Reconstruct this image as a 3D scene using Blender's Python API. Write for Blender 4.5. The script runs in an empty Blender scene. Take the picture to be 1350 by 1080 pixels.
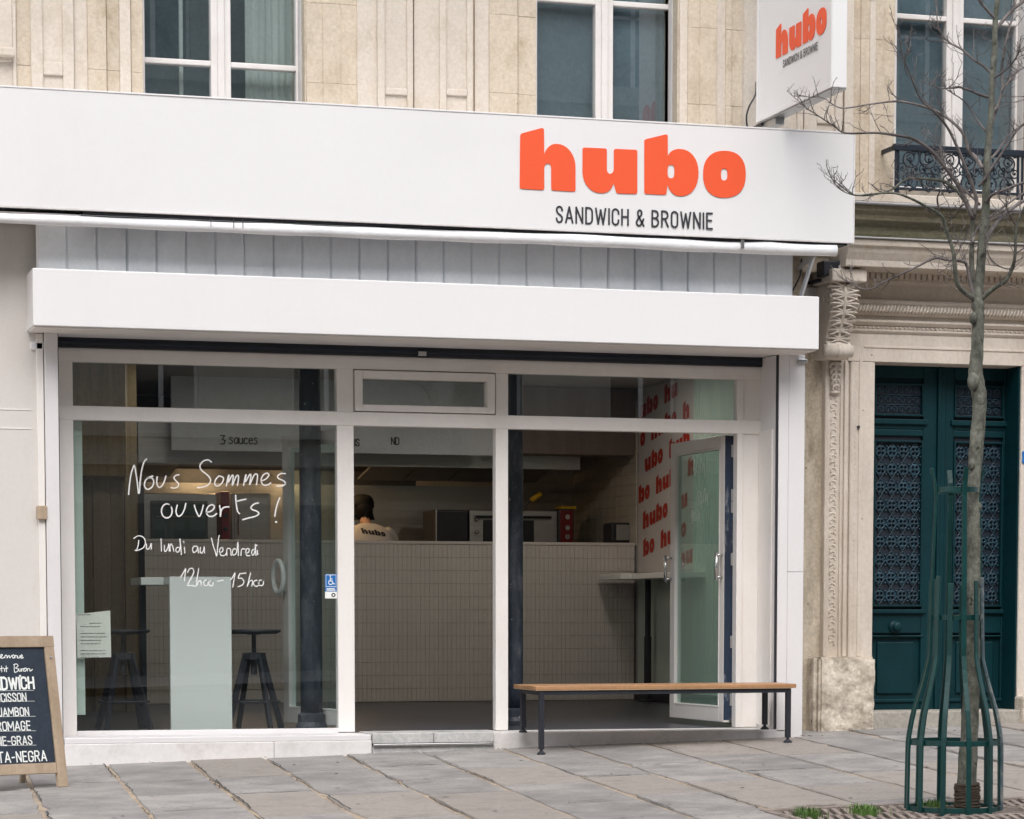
import bpy, bmesh, math, random
from mathutils import Vector, Matrix
random.seed(7)
R = math.radians
sc = bpy.context.scene
COL = sc.collection

# ------------------------------------------------------------------ camera
FPX, YAW, PITCH, PPY = 3537.0, R(16.43), R(4.498), 1094.7      # focal length and principal point in px of the 1350 px photograph
CAM = Vector((0.0, -18.3, 0.785))
FWD = Vector((math.sin(YAW)*math.cos(PITCH), math.cos(YAW)*math.cos(PITCH), -math.sin(PITCH)))
RGT = Vector((math.cos(YAW), -math.sin(YAW), 0.0))
UPV = RGT.cross(FWD)
cam_d = bpy.data.cameras.new('camera'); cam = bpy.data.objects.new('camera', cam_d); COL.objects.link(cam)
cam_d.sensor_fit = 'HORIZONTAL'; cam_d.sensor_width = 36.0
cam_d.lens = FPX/1350*36.0
cam_d.shift_x = 0.0
cam_d.shift_y = (PPY-540.0)/1350.0
cam_d.clip_start = 0.1; cam_d.clip_end = 2000
M = Matrix((RGT, UPV, -FWD)).transposed().to_4x4(); M.translation = CAM
cam.matrix_world = M
sc.camera = cam

# ------------------------------------------------------------------ world, sun, exposure
SUN_EL, SUN_AZ = R(50), R(192)           # azimuth measured clockwise from +Y (into the facade)
w = bpy.data.worlds.new('World'); sc.world = w; w.use_nodes = True
nt = w.node_tree; nt.nodes.clear()
sky = nt.nodes.new('ShaderNodeTexSky'); sky.sky_type = 'NISHITA'; sky.sun_disc = False
sky.sun_elevation = SUN_EL; sky.sun_rotation = SUN_AZ; sky.air_density = 1.0; sky.dust_density = 3.0
hs = nt.nodes.new('ShaderNodeHueSaturation'); hs.inputs['Saturation'].default_value = 0.42; hs.inputs['Value'].default_value = 1.0
bgn = nt.nodes.new('ShaderNodeBackground'); bgn.inputs['Strength'].default_value = 0.15
wo = nt.nodes.new('ShaderNodeOutputWorld')
nt.links.new(sky.outputs[0], hs.inputs['Color']); nt.links.new(hs.outputs[0], bgn.inputs['Color']); nt.links.new(bgn.outputs[0], wo.inputs['Surface'])
sd = bpy.data.lights.new('sun', 'SUN'); sd.energy = 0.6; sd.angle = R(55); sd.color = (1.0, 0.965, 0.92)
so = bpy.data.objects.new('sun', sd); COL.objects.link(so)
sv = Vector((math.sin(SUN_AZ)*math.cos(SUN_EL), math.cos(SUN_AZ)*math.cos(SUN_EL), math.sin(SUN_EL)))
so.rotation_euler = sv.to_track_quat('Z', 'Y').to_euler(); so.location = sv*40
sc.view_settings.view_transform = 'Standard'; sc.view_settings.look = 'None'
sc.view_settings.gamma = 1.0; sc.view_settings.exposure = 0.96
sc.view_settings.use_curve_mapping = False
sc.render.engine = 'CYCLES'
sc.cycles.use_denoising = True
sc.cycles.max_bounces = 9; sc.cycles.transparent_max_bounces = 12; sc.cycles.diffuse_bounces = 5; sc.cycles.glossy_bounces = 4
sc.cycles.sample_clamp_indirect = 6.0
sc.cycles.caustics_reflective = False; sc.cycles.caustics_refractive = False

# ------------------------------------------------------------------ measuring helpers (photograph px -> point on a known plane)
def ray(px, py): return FWD + RGT*((px-675.0)/FPX) + UPV*((PPY-py)/FPX)
def onY(px, py, Y):
    d = ray(px, py); return CAM + d*((Y-CAM.y)/d.y)
def onX(px, py, X):
    d = ray(px, py); return CAM + d*((X-CAM.x)/d.x)
GX, GY = 0.025, 0.03
def G(x, y):                                                   # the pavement: climbs to the right, falls to the kerb
    y = max(y, -6.9)
    return -0.187 + GX*(x-2.2) + GY*(y+0.38)

# ------------------------------------------------------------------ materials
def mat(name, col, rough=0.6, metal=0.0, var=0.08, vs=3.0, bump=0.0, bs=60.0, stain=None, stain_s=1.2, stain_a=0.5, stretch=(1, 1, 1), spec=0.5, coat=0.0, hue2=None, spot=None, fine=None, fs=38.0):
    m = bpy.data.materials.new(name); m.use_nodes = True
    t = m.node_tree; n = t.nodes; L = t.links
    p = n['Principled BSDF']; p.inputs['Roughness'].default_value = rough; p.inputs['Metallic'].default_value = metal
    p.inputs['Specular IOR Level'].default_value = spec; p.inputs['Coat Weight'].default_value = coat
    g = n.new('ShaderNodeNewGeometry'); mp = n.new('ShaderNodeMapping'); mp.inputs['Scale'].default_value = stretch
    L.new(g.outputs['Position'], mp.inputs['Vector'])
    nz = n.new('ShaderNodeTexNoise'); nz.inputs['Scale'].default_value = vs; nz.inputs['Detail'].default_value = 6; nz.inputs['Roughness'].default_value = 0.6
    L.new(mp.outputs[0], nz.inputs['Vector'])
    oi = n.new('ShaderNodeObjectInfo')
    rp = n.new('ShaderNodeValToRGB'); rp.color_ramp.elements[0].position = 0.3; rp.color_ramp.elements[1].position = 0.7
    c2 = hue2 or col
    rp.color_ramp.elements[0].color = tuple(max(0, c*(1-var)) for c in col)+(1,)
    rp.color_ramp.elements[1].color = tuple(min(1, c*(1+var)) for c in c2)+(1,)
    L.new(nz.outputs['Fac'], rp.inputs['Fac']); out = rp.outputs['Color']
    if stain:
        n2 = n.new('ShaderNodeTexNoise'); n2.inputs['Scale'].default_value = stain_s; n2.inputs['Detail'].default_value = 8; n2.inputs['Roughness'].default_value = 0.7
        L.new(mp.outputs[0], n2.inputs['Vector'])
        r2 = n.new('ShaderNodeValToRGB'); r2.color_ramp.elements[0].position = 0.5; r2.color_ramp.elements[1].position = 0.68
        r2.color_ramp.elements[0].color = (0, 0, 0, 1); r2.color_ramp.elements[1].color = (stain_a,)*3+(1,)
        L.new(n2.outputs['Fac'], r2.inputs['Fac'])
        mx = n.new('ShaderNodeMixRGB'); L.new(r2.outputs['Color'], mx.inputs['Fac']); L.new(out, mx.inputs['Color1']); mx.inputs['Color2'].default_value = tuple(stain)+(1,)
        out = mx.outputs['Color']
    if spot:                                                   # small chips or specks: colour, scale, threshold
        n3 = n.new('ShaderNodeTexNoise'); n3.inputs['Scale'].default_value = spot[1]; n3.inputs['Detail'].default_value = 4
        L.new(g.outputs['Position'], n3.inputs['Vector'])
        r3 = n.new('ShaderNodeValToRGB'); r3.color_ramp.elements[0].position = spot[2]; r3.color_ramp.elements[1].position = spot[2]+0.02
        L.new(n3.outputs['Fac'], r3.inputs['Fac'])
        m3 = n.new('ShaderNodeMixRGB'); L.new(r3.outputs['Color'], m3.inputs['Fac']); L.new(out, m3.inputs['Color1']); m3.inputs['Color2'].default_value = tuple(spot[0])+(1,)
        out = m3.outputs['Color']
    # each object a touch lighter or darker than the next
    mr = n.new('ShaderNodeMapRange'); mr.inputs['To Min'].default_value = 1-var*0.5; mr.inputs['To Max'].default_value = 1+var*0.5
    L.new(oi.outputs['Random'], mr.inputs['Value'])
    fine = var*.9 if fine is None else fine
    n4 = n.new('ShaderNodeTexNoise'); n4.inputs['Scale'].default_value = fs; n4.inputs['Detail'].default_value = 8; n4.inputs['Roughness'].default_value = .75
    L.new(g.outputs['Position'], n4.inputs['Vector'])
    m4 = n.new('ShaderNodeMapRange'); m4.inputs['From Min'].default_value = .32; m4.inputs['From Max'].default_value = .68; m4.inputs['To Min'].default_value = 1-fine; m4.inputs['To Max'].default_value = 1+fine
    L.new(n4.outputs['Fac'], m4.inputs['Value'])
    ml = n.new('ShaderNodeMath'); ml.operation = 'MULTIPLY'; L.new(mr.outputs[0], ml.inputs[0]); L.new(m4.outputs[0], ml.inputs[1])
    hv = n.new('ShaderNodeHueSaturation'); L.new(out, hv.inputs['Color']); L.new(ml.outputs[0], hv.inputs['Value'])
    L.new(hv.outputs[0], p.inputs['Base Color'])
    if bump:
        nb = n.new('ShaderNodeTexNoise'); nb.inputs['Scale'].default_value = bs; nb.inputs['Detail'].default_value = 5
        L.new(mp.outputs[0], nb.inputs['Vector'])
        bp = n.new('ShaderNodeBump'); bp.inputs['Strength'].default_value = bump; bp.inputs['Distance'].default_value = 0.01
        L.new(nb.outputs['Fac'], bp.inputs['Height']); L.new(bp.outputs[0], p.inputs['Normal'])
    return m

def glass_mat(name, tint, f0=0.07, rough=0.0, haze=0.0, hcol=(0.7, 0.75, 0.75)):
    m = bpy.data.materials.new(name); m.use_nodes = True
    t = m.node_tree; n = t.nodes; L = t.links; n.clear()
    o = n.new('ShaderNodeOutputMaterial'); tr = n.new('ShaderNodeBsdfTransparent'); tr.inputs[0].default_value = tuple(tint)+(1,)
    gl = n.new('ShaderNodeBsdfGlossy'); gl.inputs['Roughness'].default_value = rough; gl.inputs['Color'].default_value = (1, 1, 1, 1)
    g = n.new('ShaderNodeNewGeometry'); d = n.new('ShaderNodeVectorMath'); d.operation = 'DOT_PRODUCT'
    L.new(g.outputs['Incoming'], d.inputs[0]); L.new(g.outputs['Normal'], d.inputs[1])
    a = n.new('ShaderNodeMath'); a.operation = 'ABSOLUTE'; L.new(d.outputs['Value'], a.inputs[0])
    s = n.new('ShaderNodeMath'); s.operation = 'SUBTRACT'; s.inputs[0].default_value = 1; L.new(a.outputs[0], s.inputs[1])
    pw = n.new('ShaderNodeMath'); pw.operation = 'POWER'; L.new(s.outputs[0], pw.inputs[0]); pw.inputs[1].default_value = 5
    ma = n.new('ShaderNodeMath'); ma.operation = 'MULTIPLY_ADD'; L.new(pw.outputs[0], ma.inputs[0]); ma.inputs[1].default_value = 1-f0; ma.inputs[2].default_value = f0
    mx = n.new('ShaderNodeMixShader'); L.new(ma.outputs[0], mx.inputs[0])
    base = tr.outputs[0]
    if haze:
        df = n.new('ShaderNodeBsdfDiffuse'); df.inputs[0].default_value = tuple(hcol)+(1,)
        mh = n.new('ShaderNodeMixShader'); mh.inputs[0].default_value = haze
        L.new(tr.outputs[0], mh.inputs[1]); L.new(df.outputs[0], mh.inputs[2]); base = mh.outputs[0]
    L.new(base, mx.inputs[1]); L.new(gl.outputs[0], mx.inputs[2]); L.new(mx.outputs[0], o.inputs[0])
    return m

def emit_mat(name, col, s):
    m = bpy.data.materials.new(name); m.use_nodes = True
    p = m.node_tree.nodes['Principled BSDF']; p.inputs['Base Color'].default_value = tuple(col)+(1,)
    p.inputs['Emission Color'].default_value = tuple(col)+(1,); p.inputs['Emission Strength'].default_value = s
    return m

MT = dict(
 white   = mat('white_enamel', (.80, .795, .80), .38, var=.012, vs=1.2, bump=.03, bs=4, stain=(.70, .69, .67), stain_s=.8, stain_a=.25, stretch=(1, 1, .35)),
 frame   = mat('frame_paint', (.83, .80, .77), .42, var=.02, vs=2, bump=.05, bs=9, stain=(.6, .56, .52), stain_s=1.6, stain_a=.3, stretch=(1, 1, .4)),
 pil     = mat('pilaster_paint', (.74, .725, .73), .42, var=.02, vs=2, bump=.05, bs=9, stain=(.62, .6, .58), stain_s=1.5, stain_a=.3, stretch=(1, 1, .3)),
 plinth  = mat('plinth_paint', (.74, .72, .71), .5, var=.03, vs=5, bump=.08, bs=20, stain=(.48, .45, .42), stain_s=4, stain_a=.45, fine=0.05),
 nwall   = mat('painted_wall', (.66, .63, .60), .6, var=.03, vs=1.5, bump=.12, bs=12, stain=(.5, .46, .42), stain_s=1.1, stain_a=.45, stretch=(1, 1, .5), fine=0.03),
 zinc    = mat('zinc_sheet', (.86, .885, .91), .45, var=.05, vs=2.5, bump=.15, bs=6, stain=(.60, .65, .70), stain_s=1.3, stain_a=.6, stretch=(1, 1, .45)),
 fabric  = mat('awning_fabric', (.86, .87, .89), .75, var=.05, vs=7, bump=.5, bs=18, stain=(.6, .61, .63), stain_s=3, stain_a=.5, stretch=(.5, 1, 1)),
 black   = mat('black_metal', (.018, .02, .028), .5, var=.2, vs=6, bump=.1, bs=40),
 navy    = mat('navy_paint', (.008, .016, .028), .5, var=.2, vs=6, bump=.2, bs=30),
 navyw   = mat('worn_navy_paint', (.010, .022, .048), .55, var=.3, vs=8, bump=.3, bs=30, stain=(.62, .64, .66), stain_s=7, stain_a=.75, stretch=(1, 1, .3)),
 column  = mat('cast_iron_paint', (.022, .031, .046), .5, var=.35, vs=9, bump=.6, bs=26, stain=(.13, .135, .145), stain_s=9, stain_a=.7, stretch=(1, 1, .35), spot=((.30, .29, .27), 26, .70), fine=0.3),
 orange  = mat('orange_print', (.86, .105, .032), .45, var=.02, vs=3),
 ink     = mat('dark_print', (.03, .033, .04), .5, var=.05),
 stone   = mat('limestone', (.52, .43, .325), .85, var=.10, vs=3.2, bump=.6, bs=35, hue2=(.60, .535, .44), stain=(.38, .30, .205), stain_s=3.2, stain_a=.85, stretch=(1, 1, .8), spot=((.27, .21, .15), 17, .725), fine=0.13),
 stone2  = mat('pale_limestone', (.60, .54, .47), .85, var=.07, vs=3, bump=.5, bs=30, stain=(.46, .39, .30), stain_s=3.0, stain_a=.8, stretch=(1, 1, .75), spot=((.34, .28, .21), 19, .735), fine=0.1),
 stone3  = mat('portal_stone', (.60, .53, .46), .85, var=.07, vs=3.5, bump=.5, bs=34, hue2=(.64, .58, .51), stain=(.42, .35, .265), stain_s=1.5, stain_a=.6, stretch=(1, 1, .35), spot=((.2, .165, .12), 13, .735), fine=0.09),
 wornst  = mat('weathered_stone', (.47, .40, .30), .9, var=.18, vs=6, bump=1.0, bs=24, hue2=(.60, .53, .43), stain=(.20, .155, .10), stain_s=3.6, stain_a=.85, stretch=(1, 1, .45), spot=((.12, .09, .06), 9, .70), fine=0.22),
 base    = mat('plinth_stone', (.44, .38, .30), .9, var=.20, vs=7, bump=1.0, bs=22, hue2=(.60, .54, .46), stain=(.17, .14, .105), stain_s=4.5, stain_a=.85, spot=((.09, .07, .055), 12, .70), fine=0.24),
 moss    = mat('mossy_stone', (.25, .225, .155), .95, var=.2, vs=6, bump=.7, bs=30, stain=(.085, .095, .045), stain_s=3, stain_a=.85, stretch=(.35, 1, 1.8), fine=0.25),
 lead    = mat('lead_flashing', (.33, .33, .335), .5, metal=.3, var=.1, vs=8, bump=.2, bs=20),
 step    = mat('door_step_stone', (.35, .325, .285), .9, var=.12, vs=6, bump=.7, bs=30, stain=(.16, .16, .11), stain_s=3, stain_a=.6, fine=0.2),
 marble  = mat('threshold_stone', (.52, .52, .51), .55, var=.12, vs=24, bump=.2, bs=60, stain=(.32, .31, .30), stain_s=5, stain_a=.5, fine=0.14),
 slab    = mat('paving_granite', (.258, .25, .243), .82, var=.2, vs=2.4, bump=.5, bs=45, hue2=(.31, .292, .276), stain=(.195, .186, .18), stain_s=3.4, stain_a=.8, spot=((.11, .105, .10), 24, .70), fine=0.17),
 slabw   = mat('warm_paving_granite', (.31, .28, .253), .82, var=.18, vs=3, bump=.5, bs=45, stain=(.18, .158, .142), stain_s=3, stain_a=.75, spot=((.13, .115, .10), 22, .71), fine=0.15),
 mortar  = mat('sand_mortar', (.37, .295, .22), .95, var=.2, vs=9, bump=.8, bs=50, stain=(.20, .175, .15), stain_s=3, stain_a=.8),
 asphalt = mat('asphalt', (.085, .084, .083), .9, var=.2, vs=8, bump=.6, bs=120),
 kerb_dark = mat('old_gum', (.12, .115, .11), .8),
 kerb    = mat('kerb_granite', (.30, .29, .28), .85, var=.15, vs=12, bump=.4, bs=60),
 pvc     = mat('white_window_paint', (.70, .675, .66), .5, var=.03, vs=5, bump=.1, bs=20, stain=(.5, .47, .43), stain_s=3, stain_a=.35),
 blind   = mat('dark_window_blind', (.20, .25, .28), .8, var=.18, vs=1.6, bump=.2, bs=20, stain=(.10, .15, .18), stain_s=1.1, stain_a=.6),
 curtain = mat('green_curtain', (.52, .55, .51), .9, var=.1, vs=3, bump=.3, bs=12, stretch=(4, 1, .2)),
 dark    = mat('dark_room', (.03, .032, .035), .9, var=.2),
 doorp   = mat('petrol_green_paint', (.0012, .027, .034), .5, var=.12, spec=.22, vs=4, bump=.12, bs=18, stain=(.006, .033, .042), stain_s=3, stain_a=.4, spot=((.30, .36, .37), 16, .765), fine=0.16),
 grille  = mat('grille_iron', (.012, .042, .064), .35, var=.3, vs=20, bump=.2, bs=60),
 cage    = mat('green_cage_paint', (.002, .040, .038), .38, var=.2, vs=12, bump=.15, bs=50, spot=((.22, .28, .26), 17, .745)),
 rust    = mat('worn_cage_metal', (.06, .10, .12), .6, metal=.3, var=.3, vs=14, bump=.3, bs=40, stain=(.32, .31, .28), stain_s=10, stain_a=.8),
 grate   = mat('grate_iron', (.27, .225, .20), .75, metal=.3, var=.3, vs=10, bump=.5, bs=50),
 soil    = mat('soil', (.028, .022, .018), 1, var=.3, vs=14, bump=.8, bs=50),
 grass   = mat('grass_blade', (.085, .17, .03), .6, var=.35, vs=22),
 bark    = mat('tree_bark', (.095, .095, .078), .92, var=.3, vs=22, bump=1.0, bs=60, hue2=(.16, .165, .135), stain=(.05, .072, .042), stain_s=7, stain_a=.7, stretch=(1, 1, .5), spot=((.045, .045, .035), 22, .67), fine=0.35),
 twig    = mat('twig_bark', (.055, .044, .042), .75, var=.35, vs=6, bump=.5, bs=60, hue2=(.17, .15, .145)),
 wrap    = mat('jute_wrap', (.075, .055, .038), .95, var=.25, vs=20, bump=1, bs=70),
 iron    = mat('railing_iron', (.014, .022, .035), .45, metal=.3, var=.25, vs=15, bump=.2, bs=60),
 oak     = mat('oiled_wood', (.33, .165, .07), .5, var=.14, vs=5, bump=.2, bs=30, stretch=(.12, 1.5, 1), hue2=(.46, .26, .13)),
 edgew   = mat('plywood_edge', (.55, .38, .23), .6, var=.1, vs=20, bump=.2, bs=40, stretch=(.1, 1, 3)),
 pale_w  = mat('weathered_wood', (.40, .30, .205), .7, var=.12, vs=7, bump=.35, bs=40, stretch=(1, 1, .12), hue2=(.45, .35, .255), stain=(.28, .2, .13), stain_s=5, stain_a=.4),
 board   = mat('blackboard', (.016, .026, .042), .7, var=.25, vs=5, bump=.1, bs=20, stain=(.032, .044, .062), stain_s=3, stain_a=.6),
 chalk   = mat('chalk', (.80, .82, .80), .9, var=.08, vs=30),
 marker  = mat('white_marker', (.86, .87, .86), .8, var=.04, vs=30),
 steel   = mat('brushed_steel', (.42, .42, .41), .38, metal=.75, var=.1, vs=3, bump=.15, bs=8, stretch=(.2, 1, 6)),
 steeld  = mat('dark_steel', (.09, .09, .095), .4, metal=.5, var=.15, vs=3, bump=.15, bs=8),
 chrome  = mat('chrome', (.6, .6, .6), .22, metal=.9, var=.03),
 tile    = mat('counter_tile', (.66, .625, .59), .35, var=.07, vs=1.2, bump=.1, bs=20),
 grout   = mat('grout', (.50, .475, .45), .9, var=.05),
 tilew   = mat('kitchen_tile', (.60, .545, .46), .3, var=.05, vs=2, bump=.1, bs=10),
 floor   = mat('shop_floor', (.032, .037, .052), .32, var=.15, vs=2, bump=.1, bs=3, stain=(.02, .023, .032), stain_s=1.5, stain_a=.5),
 plaster = mat('interior_plaster', (.46, .45, .44), .8, var=.05, vs=2, bump=.1, bs=8),
 brown   = mat('brown_panel', (.22, .175, .105), .7, var=.2, vs=3, bump=.2, bs=8, stretch=(6, 1, .3), stain=(.12, .10, .065), stain_s=.9, stain_a=.6),
 bulk    = mat('brown_bulkhead', (.16, .125, .11), .7, var=.12, vs=2, bump=.15, bs=8, stretch=(5, 1, .4)),
 menu    = mat('menu_board', (.66, .70, .74), .5, var=.08, vs=1.4, stain=(.45, .50, .54), stain_s=1.2, stain_a=.6),
 lam     = mat('white_laminate', (.88, .90, .88), .3, var=.01, bump=.02, bs=3),
 mint    = mat('mint_board', (.56, .66, .60), .5, var=.03, vs=3, stain=(.47, .56, .51), stain_s=1, stain_a=.5),
 ribbed  = mat('ribbed_mint_panel', (.60, .74, .68), .5, var=.05, vs=3),
 poster  = mat('poster_paper', (.60, .57, .55), .7, var=.03, vs=2),
 red     = mat('red_print', (.42, .03, .014), .6, var=.05, vs=4),
 redbox  = mat('red_plastic', (.20, .012, .012), .35, var=.1),
 yellow  = mat('yellow_plastic', (.80, .48, .02), .4, var=.1),
 paper   = mat('notice_paper', (.78, .79, .72), .8, var=.03, vs=8, bump=.15, bs=6),
 blue    = mat('blue_sticker', (.015, .16, .48), .4, var=.04),
 skin    = mat('skin', (.56, .34, .24), .55, var=.06, vs=20, bump=.1, bs=60),
 hair    = mat('dark_hair', (.008, .006, .005), .6, var=.3, vs=60, bump=.6, bs=90, stretch=(1, 1, .2)),
 cap     = mat('dark_cap', (.010, .011, .010), .8, var=.15, vs=30, bump=.3, bs=120),
 tshirt  = mat('cream_tshirt', (.76, .72, .67), .85, var=.05, vs=5, bump=.3, bs=9),
 opp     = mat('opposite_limestone', (.40, .37, .33), .85, var=.1, vs=.6, bump=.3, bs=4, stain=(.14, .12, .1), stain_s=.4, stain_a=.5, stretch=(1, 1, .3)),
 oppd    = mat('opposite_shopfront', (.06, .065, .07), .5, var=.3, vs=.5),
 roofz   = mat('zinc_roof', (.25, .27, .3), .5, metal=.2, var=.1, vs=1),
 stripe  = mat('striped_awning_white', (.75, .74, .72), .8, var=.03),
 striped = mat('striped_awning_grey', (.07, .07, .075), .8, var=.1),
)
MT['glass']  = glass_mat('window_glass', (.94, .965, .96), .080)
MT['glassu'] = glass_mat('upper_window_glass', (.84, .88, .89), .07)
MT['glassg'] = glass_mat('door_glass', (.86, .94, .92), .045, haze=.03, hcol=(.5, .65, .6))
MT['glassr'] = glass_mat('mint_haze_glass', (.84, .94, .91), .045, haze=.15, hcol=(.50, .72, .63))  # mint haze in the glass stands in for light on the ribbed panel
MT['warm']   = emit_mat('warm_lamp', (1.0, .62, .30), 48.0)
MT['neutral']= emit_mat('ceiling_light', (1.0, .88, .76), 19.0)

# ------------------------------------------------------------------ mesh helpers
class MB:
    def __init__(s): s.v = []; s.f = []
    def add(s, vs, fs):
        b = len(s.v); s.v += [tuple(v) for v in vs]; s.f += [tuple(b+i for i in f) for f in fs]; return s
    def box(s, x0, x1, y0, y1, z0, z1):
        return s.add([(x0,y0,z0),(x1,y0,z0),(x1,y1,z0),(x0,y1,z0),(x0,y0,z1),(x1,y0,z1),(x1,y1,z1),(x0,y1,z1)],
                     [(0,3,2,1),(4,5,6,7),(0,1,5,4),(1,2,6,5),(2,3,7,6),(3,0,4,7)])
    def hexa(s, p): return s.add(p, [(0,3,2,1),(4,5,6,7),(0,1,5,4),(1,2,6,5),(2,3,7,6),(3,0,4,7)])
    def bar(s, a, b, w, h, up=(0,0,1)):
        a = Vector(a); b = Vector(b); d = (b-a).normalized(); u = Vector(up)
        if abs(d.dot(u)) > .98: u = Vector((0,1,0))
        r = d.cross(u).normalized()*w/2; u2 = r.cross(d).normalized()*h/2
        return s.hexa([a-r-u2, a+r-u2, b+r-u2, b-r-u2, a-r+u2, a+r+u2, b+r+u2, b-r+u2])
    def tube(s, pts, rad, n=8, cap=True):
        pts = [Vector(p) for p in pts]
        rads = rad if isinstance(rad, (list, tuple)) else [rad]*len(pts)
        rings = []; pr = None
        for i, p in enumerate(pts):
            d = (pts[min(i+1, len(pts)-1)]-pts[max(i-1, 0)])
            if d.length < 1e-9: d = Vector((0,0,1))
            d.normalize()
            if pr is None:
                pr = d.orthogonal().normalized()
            else:
                pr = pr - d*pr.dot(d)
                if pr.length < 1e-6: pr = d.orthogonal()
                pr.normalize()
            q = d.cross(pr)
            rings.append([p + (pr*math.cos(2*math.pi*k/n)+q*math.sin(2*math.pi*k/n))*rads[i] for k in range(n)])
        vs = [v for r in rings for v in r]; fs = []
        for i in range(len(pts)-1):
            for k in range(n):
                fs.append((i*n+k, i*n+(k+1)%n, (i+1)*n+(k+1)%n, (i+1)*n+k))
        if cap and n > 2:
            fs.append(tuple(reversed(range(n)))); fs.append(tuple((len(pts)-1)*n+k for k in range(n)))
        return s.add(vs, fs)
    def lathe(s, cx, cy, prof, n=20):                          # prof: (radius, z)
        vs = []; fs = []
        for r_, z in prof:
            for k in range(n): vs.append((cx+r_*math.cos(2*math.pi*k/n), cy+r_*math.sin(2*math.pi*k/n), z))
        for i in range(len(prof)-1):
            for k in range(n): fs.append((i*n+k, i*n+(k+1)%n, (i+1)*n+(k+1)%n, (i+1)*n+k))
        fs.append(tuple(reversed(range(n)))); fs.append(tuple((len(prof)-1)*n+k for k in range(n)))
        return s.add(vs, fs)
    def prismx(s, x0, x1, prof):                               # profile of (y, z) points swept along x
        n = len(prof)
        vs = [(x0, y, z) for y, z in prof]+[(x1, y, z) for y, z in prof]
        fs = [(i, (i+1)%n, n+(i+1)%n, n+i) for i in range(n)]+[tuple(reversed(range(n))), tuple(range(n, 2*n))]
        return s.add(vs, fs)
    def ball(s, c, r_, n=12, m=8, sc3=(1,1,1)):
        vs = []; fs = []
        for i in range(m+1):
            t = math.pi*i/m
            for k in range(n):
                vs.append((c[0]+r_*sc3[0]*math.sin(t)*math.cos(2*math.pi*k/n), c[1]+r_*sc3[1]*math.sin(t)*math.sin(2*math.pi*k/n), c[2]+r_*sc3[2]*math.cos(t)))
        for i in range(m):
            for k in range(n): fs.append((i*n+k, (i+1)*n+k, (i+1)*n+(k+1)%n, i*n+(k+1)%n))
        return s.add(vs, fs)
    def mesh(s, name, m, smooth=False):
        me = bpy.data.meshes.new(name); me.from_pydata(s.v, [], s.f); me.update()
        bm = bmesh.new(); bm.from_mesh(me); bmesh.ops.recalc_face_normals(bm, faces=bm.faces); bm.to_mesh(me); bm.free()
        if m: me.materials.append(MT[m] if isinstance(m, str) else m)
        if smooth:
            for p in me.polygons: p.use_smooth = True
        return me
    def build(s, name, m, parent=None, smooth=False, bevel=0, label=None):
        return link(name, s.mesh(name, m, smooth), parent, bevel, label)

def link(name, me, parent=None, bevel=0, label=None):
    o = bpy.data.objects.new(name, me); COL.objects.link(o)
    if parent is not None:
        o.parent = parent; o.matrix_parent_inverse = Matrix.Translation(-parent.location) if not any(parent.rotation_euler) else parent_inv(parent)
    if bevel:
        b = o.modifiers.new('bevel', 'BEVEL'); b.width = bevel; b.segments = 2; b.limit_method = 'ANGLE'
    if label: o['label'] = label
    return o
def parent_inv(p):
    m = Matrix.LocRotScale(p.location, p.rotation_euler, p.scale); return m.inverted()
def thing(name, label, cat, loc=(0,0,0), group=None):
    o = bpy.data.objects.new(name, None); COL.objects.link(o); o.location = loc; o.empty_display_size = .1
    o['label'] = label; o['category'] = cat
    if group: o['group'] = group
    return o
def tag(o, label, cat, group=None):
    o['label'] = label; o['category'] = cat
    if group: o['group'] = group
    return o
def struct(o): o['kind'] = 'structure'; return o
def stuff(o): o['kind'] = 'stuff'; return o
def box(name, m, parent, x0, x1, y0, y1, z0, z1, bevel=0, label=None):
    return MB().box(x0, x1, y0, y1, z0, z1).build(name, m, parent, bevel=bevel, label=label)
def smooth_pts(P, k=4, closed=False):
    P = [Vector(p) for p in P]; out = []; n = len(P)
    if n < 3: return P
    rng = range(n if closed else n-1)
    for i in rng:
        if closed: p0, p1, p2, p3 = P[(i-1)%n], P[i], P[(i+1)%n], P[(i+2)%n]
        else: p0, p1, p2, p3 = P[max(i-1,0)], P[i], P[i+1], P[min(i+2,n-1)]
        for j in range(k):
            t = j/k
            out.append(0.5*((2*p1)+(p2-p0)*t+(2*p0-5*p1+4*p2-p3)*t*t+(3*p1-p0-3*p2+p3)*t**3))
    if not closed: out.append(P[-1])
    return out

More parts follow.
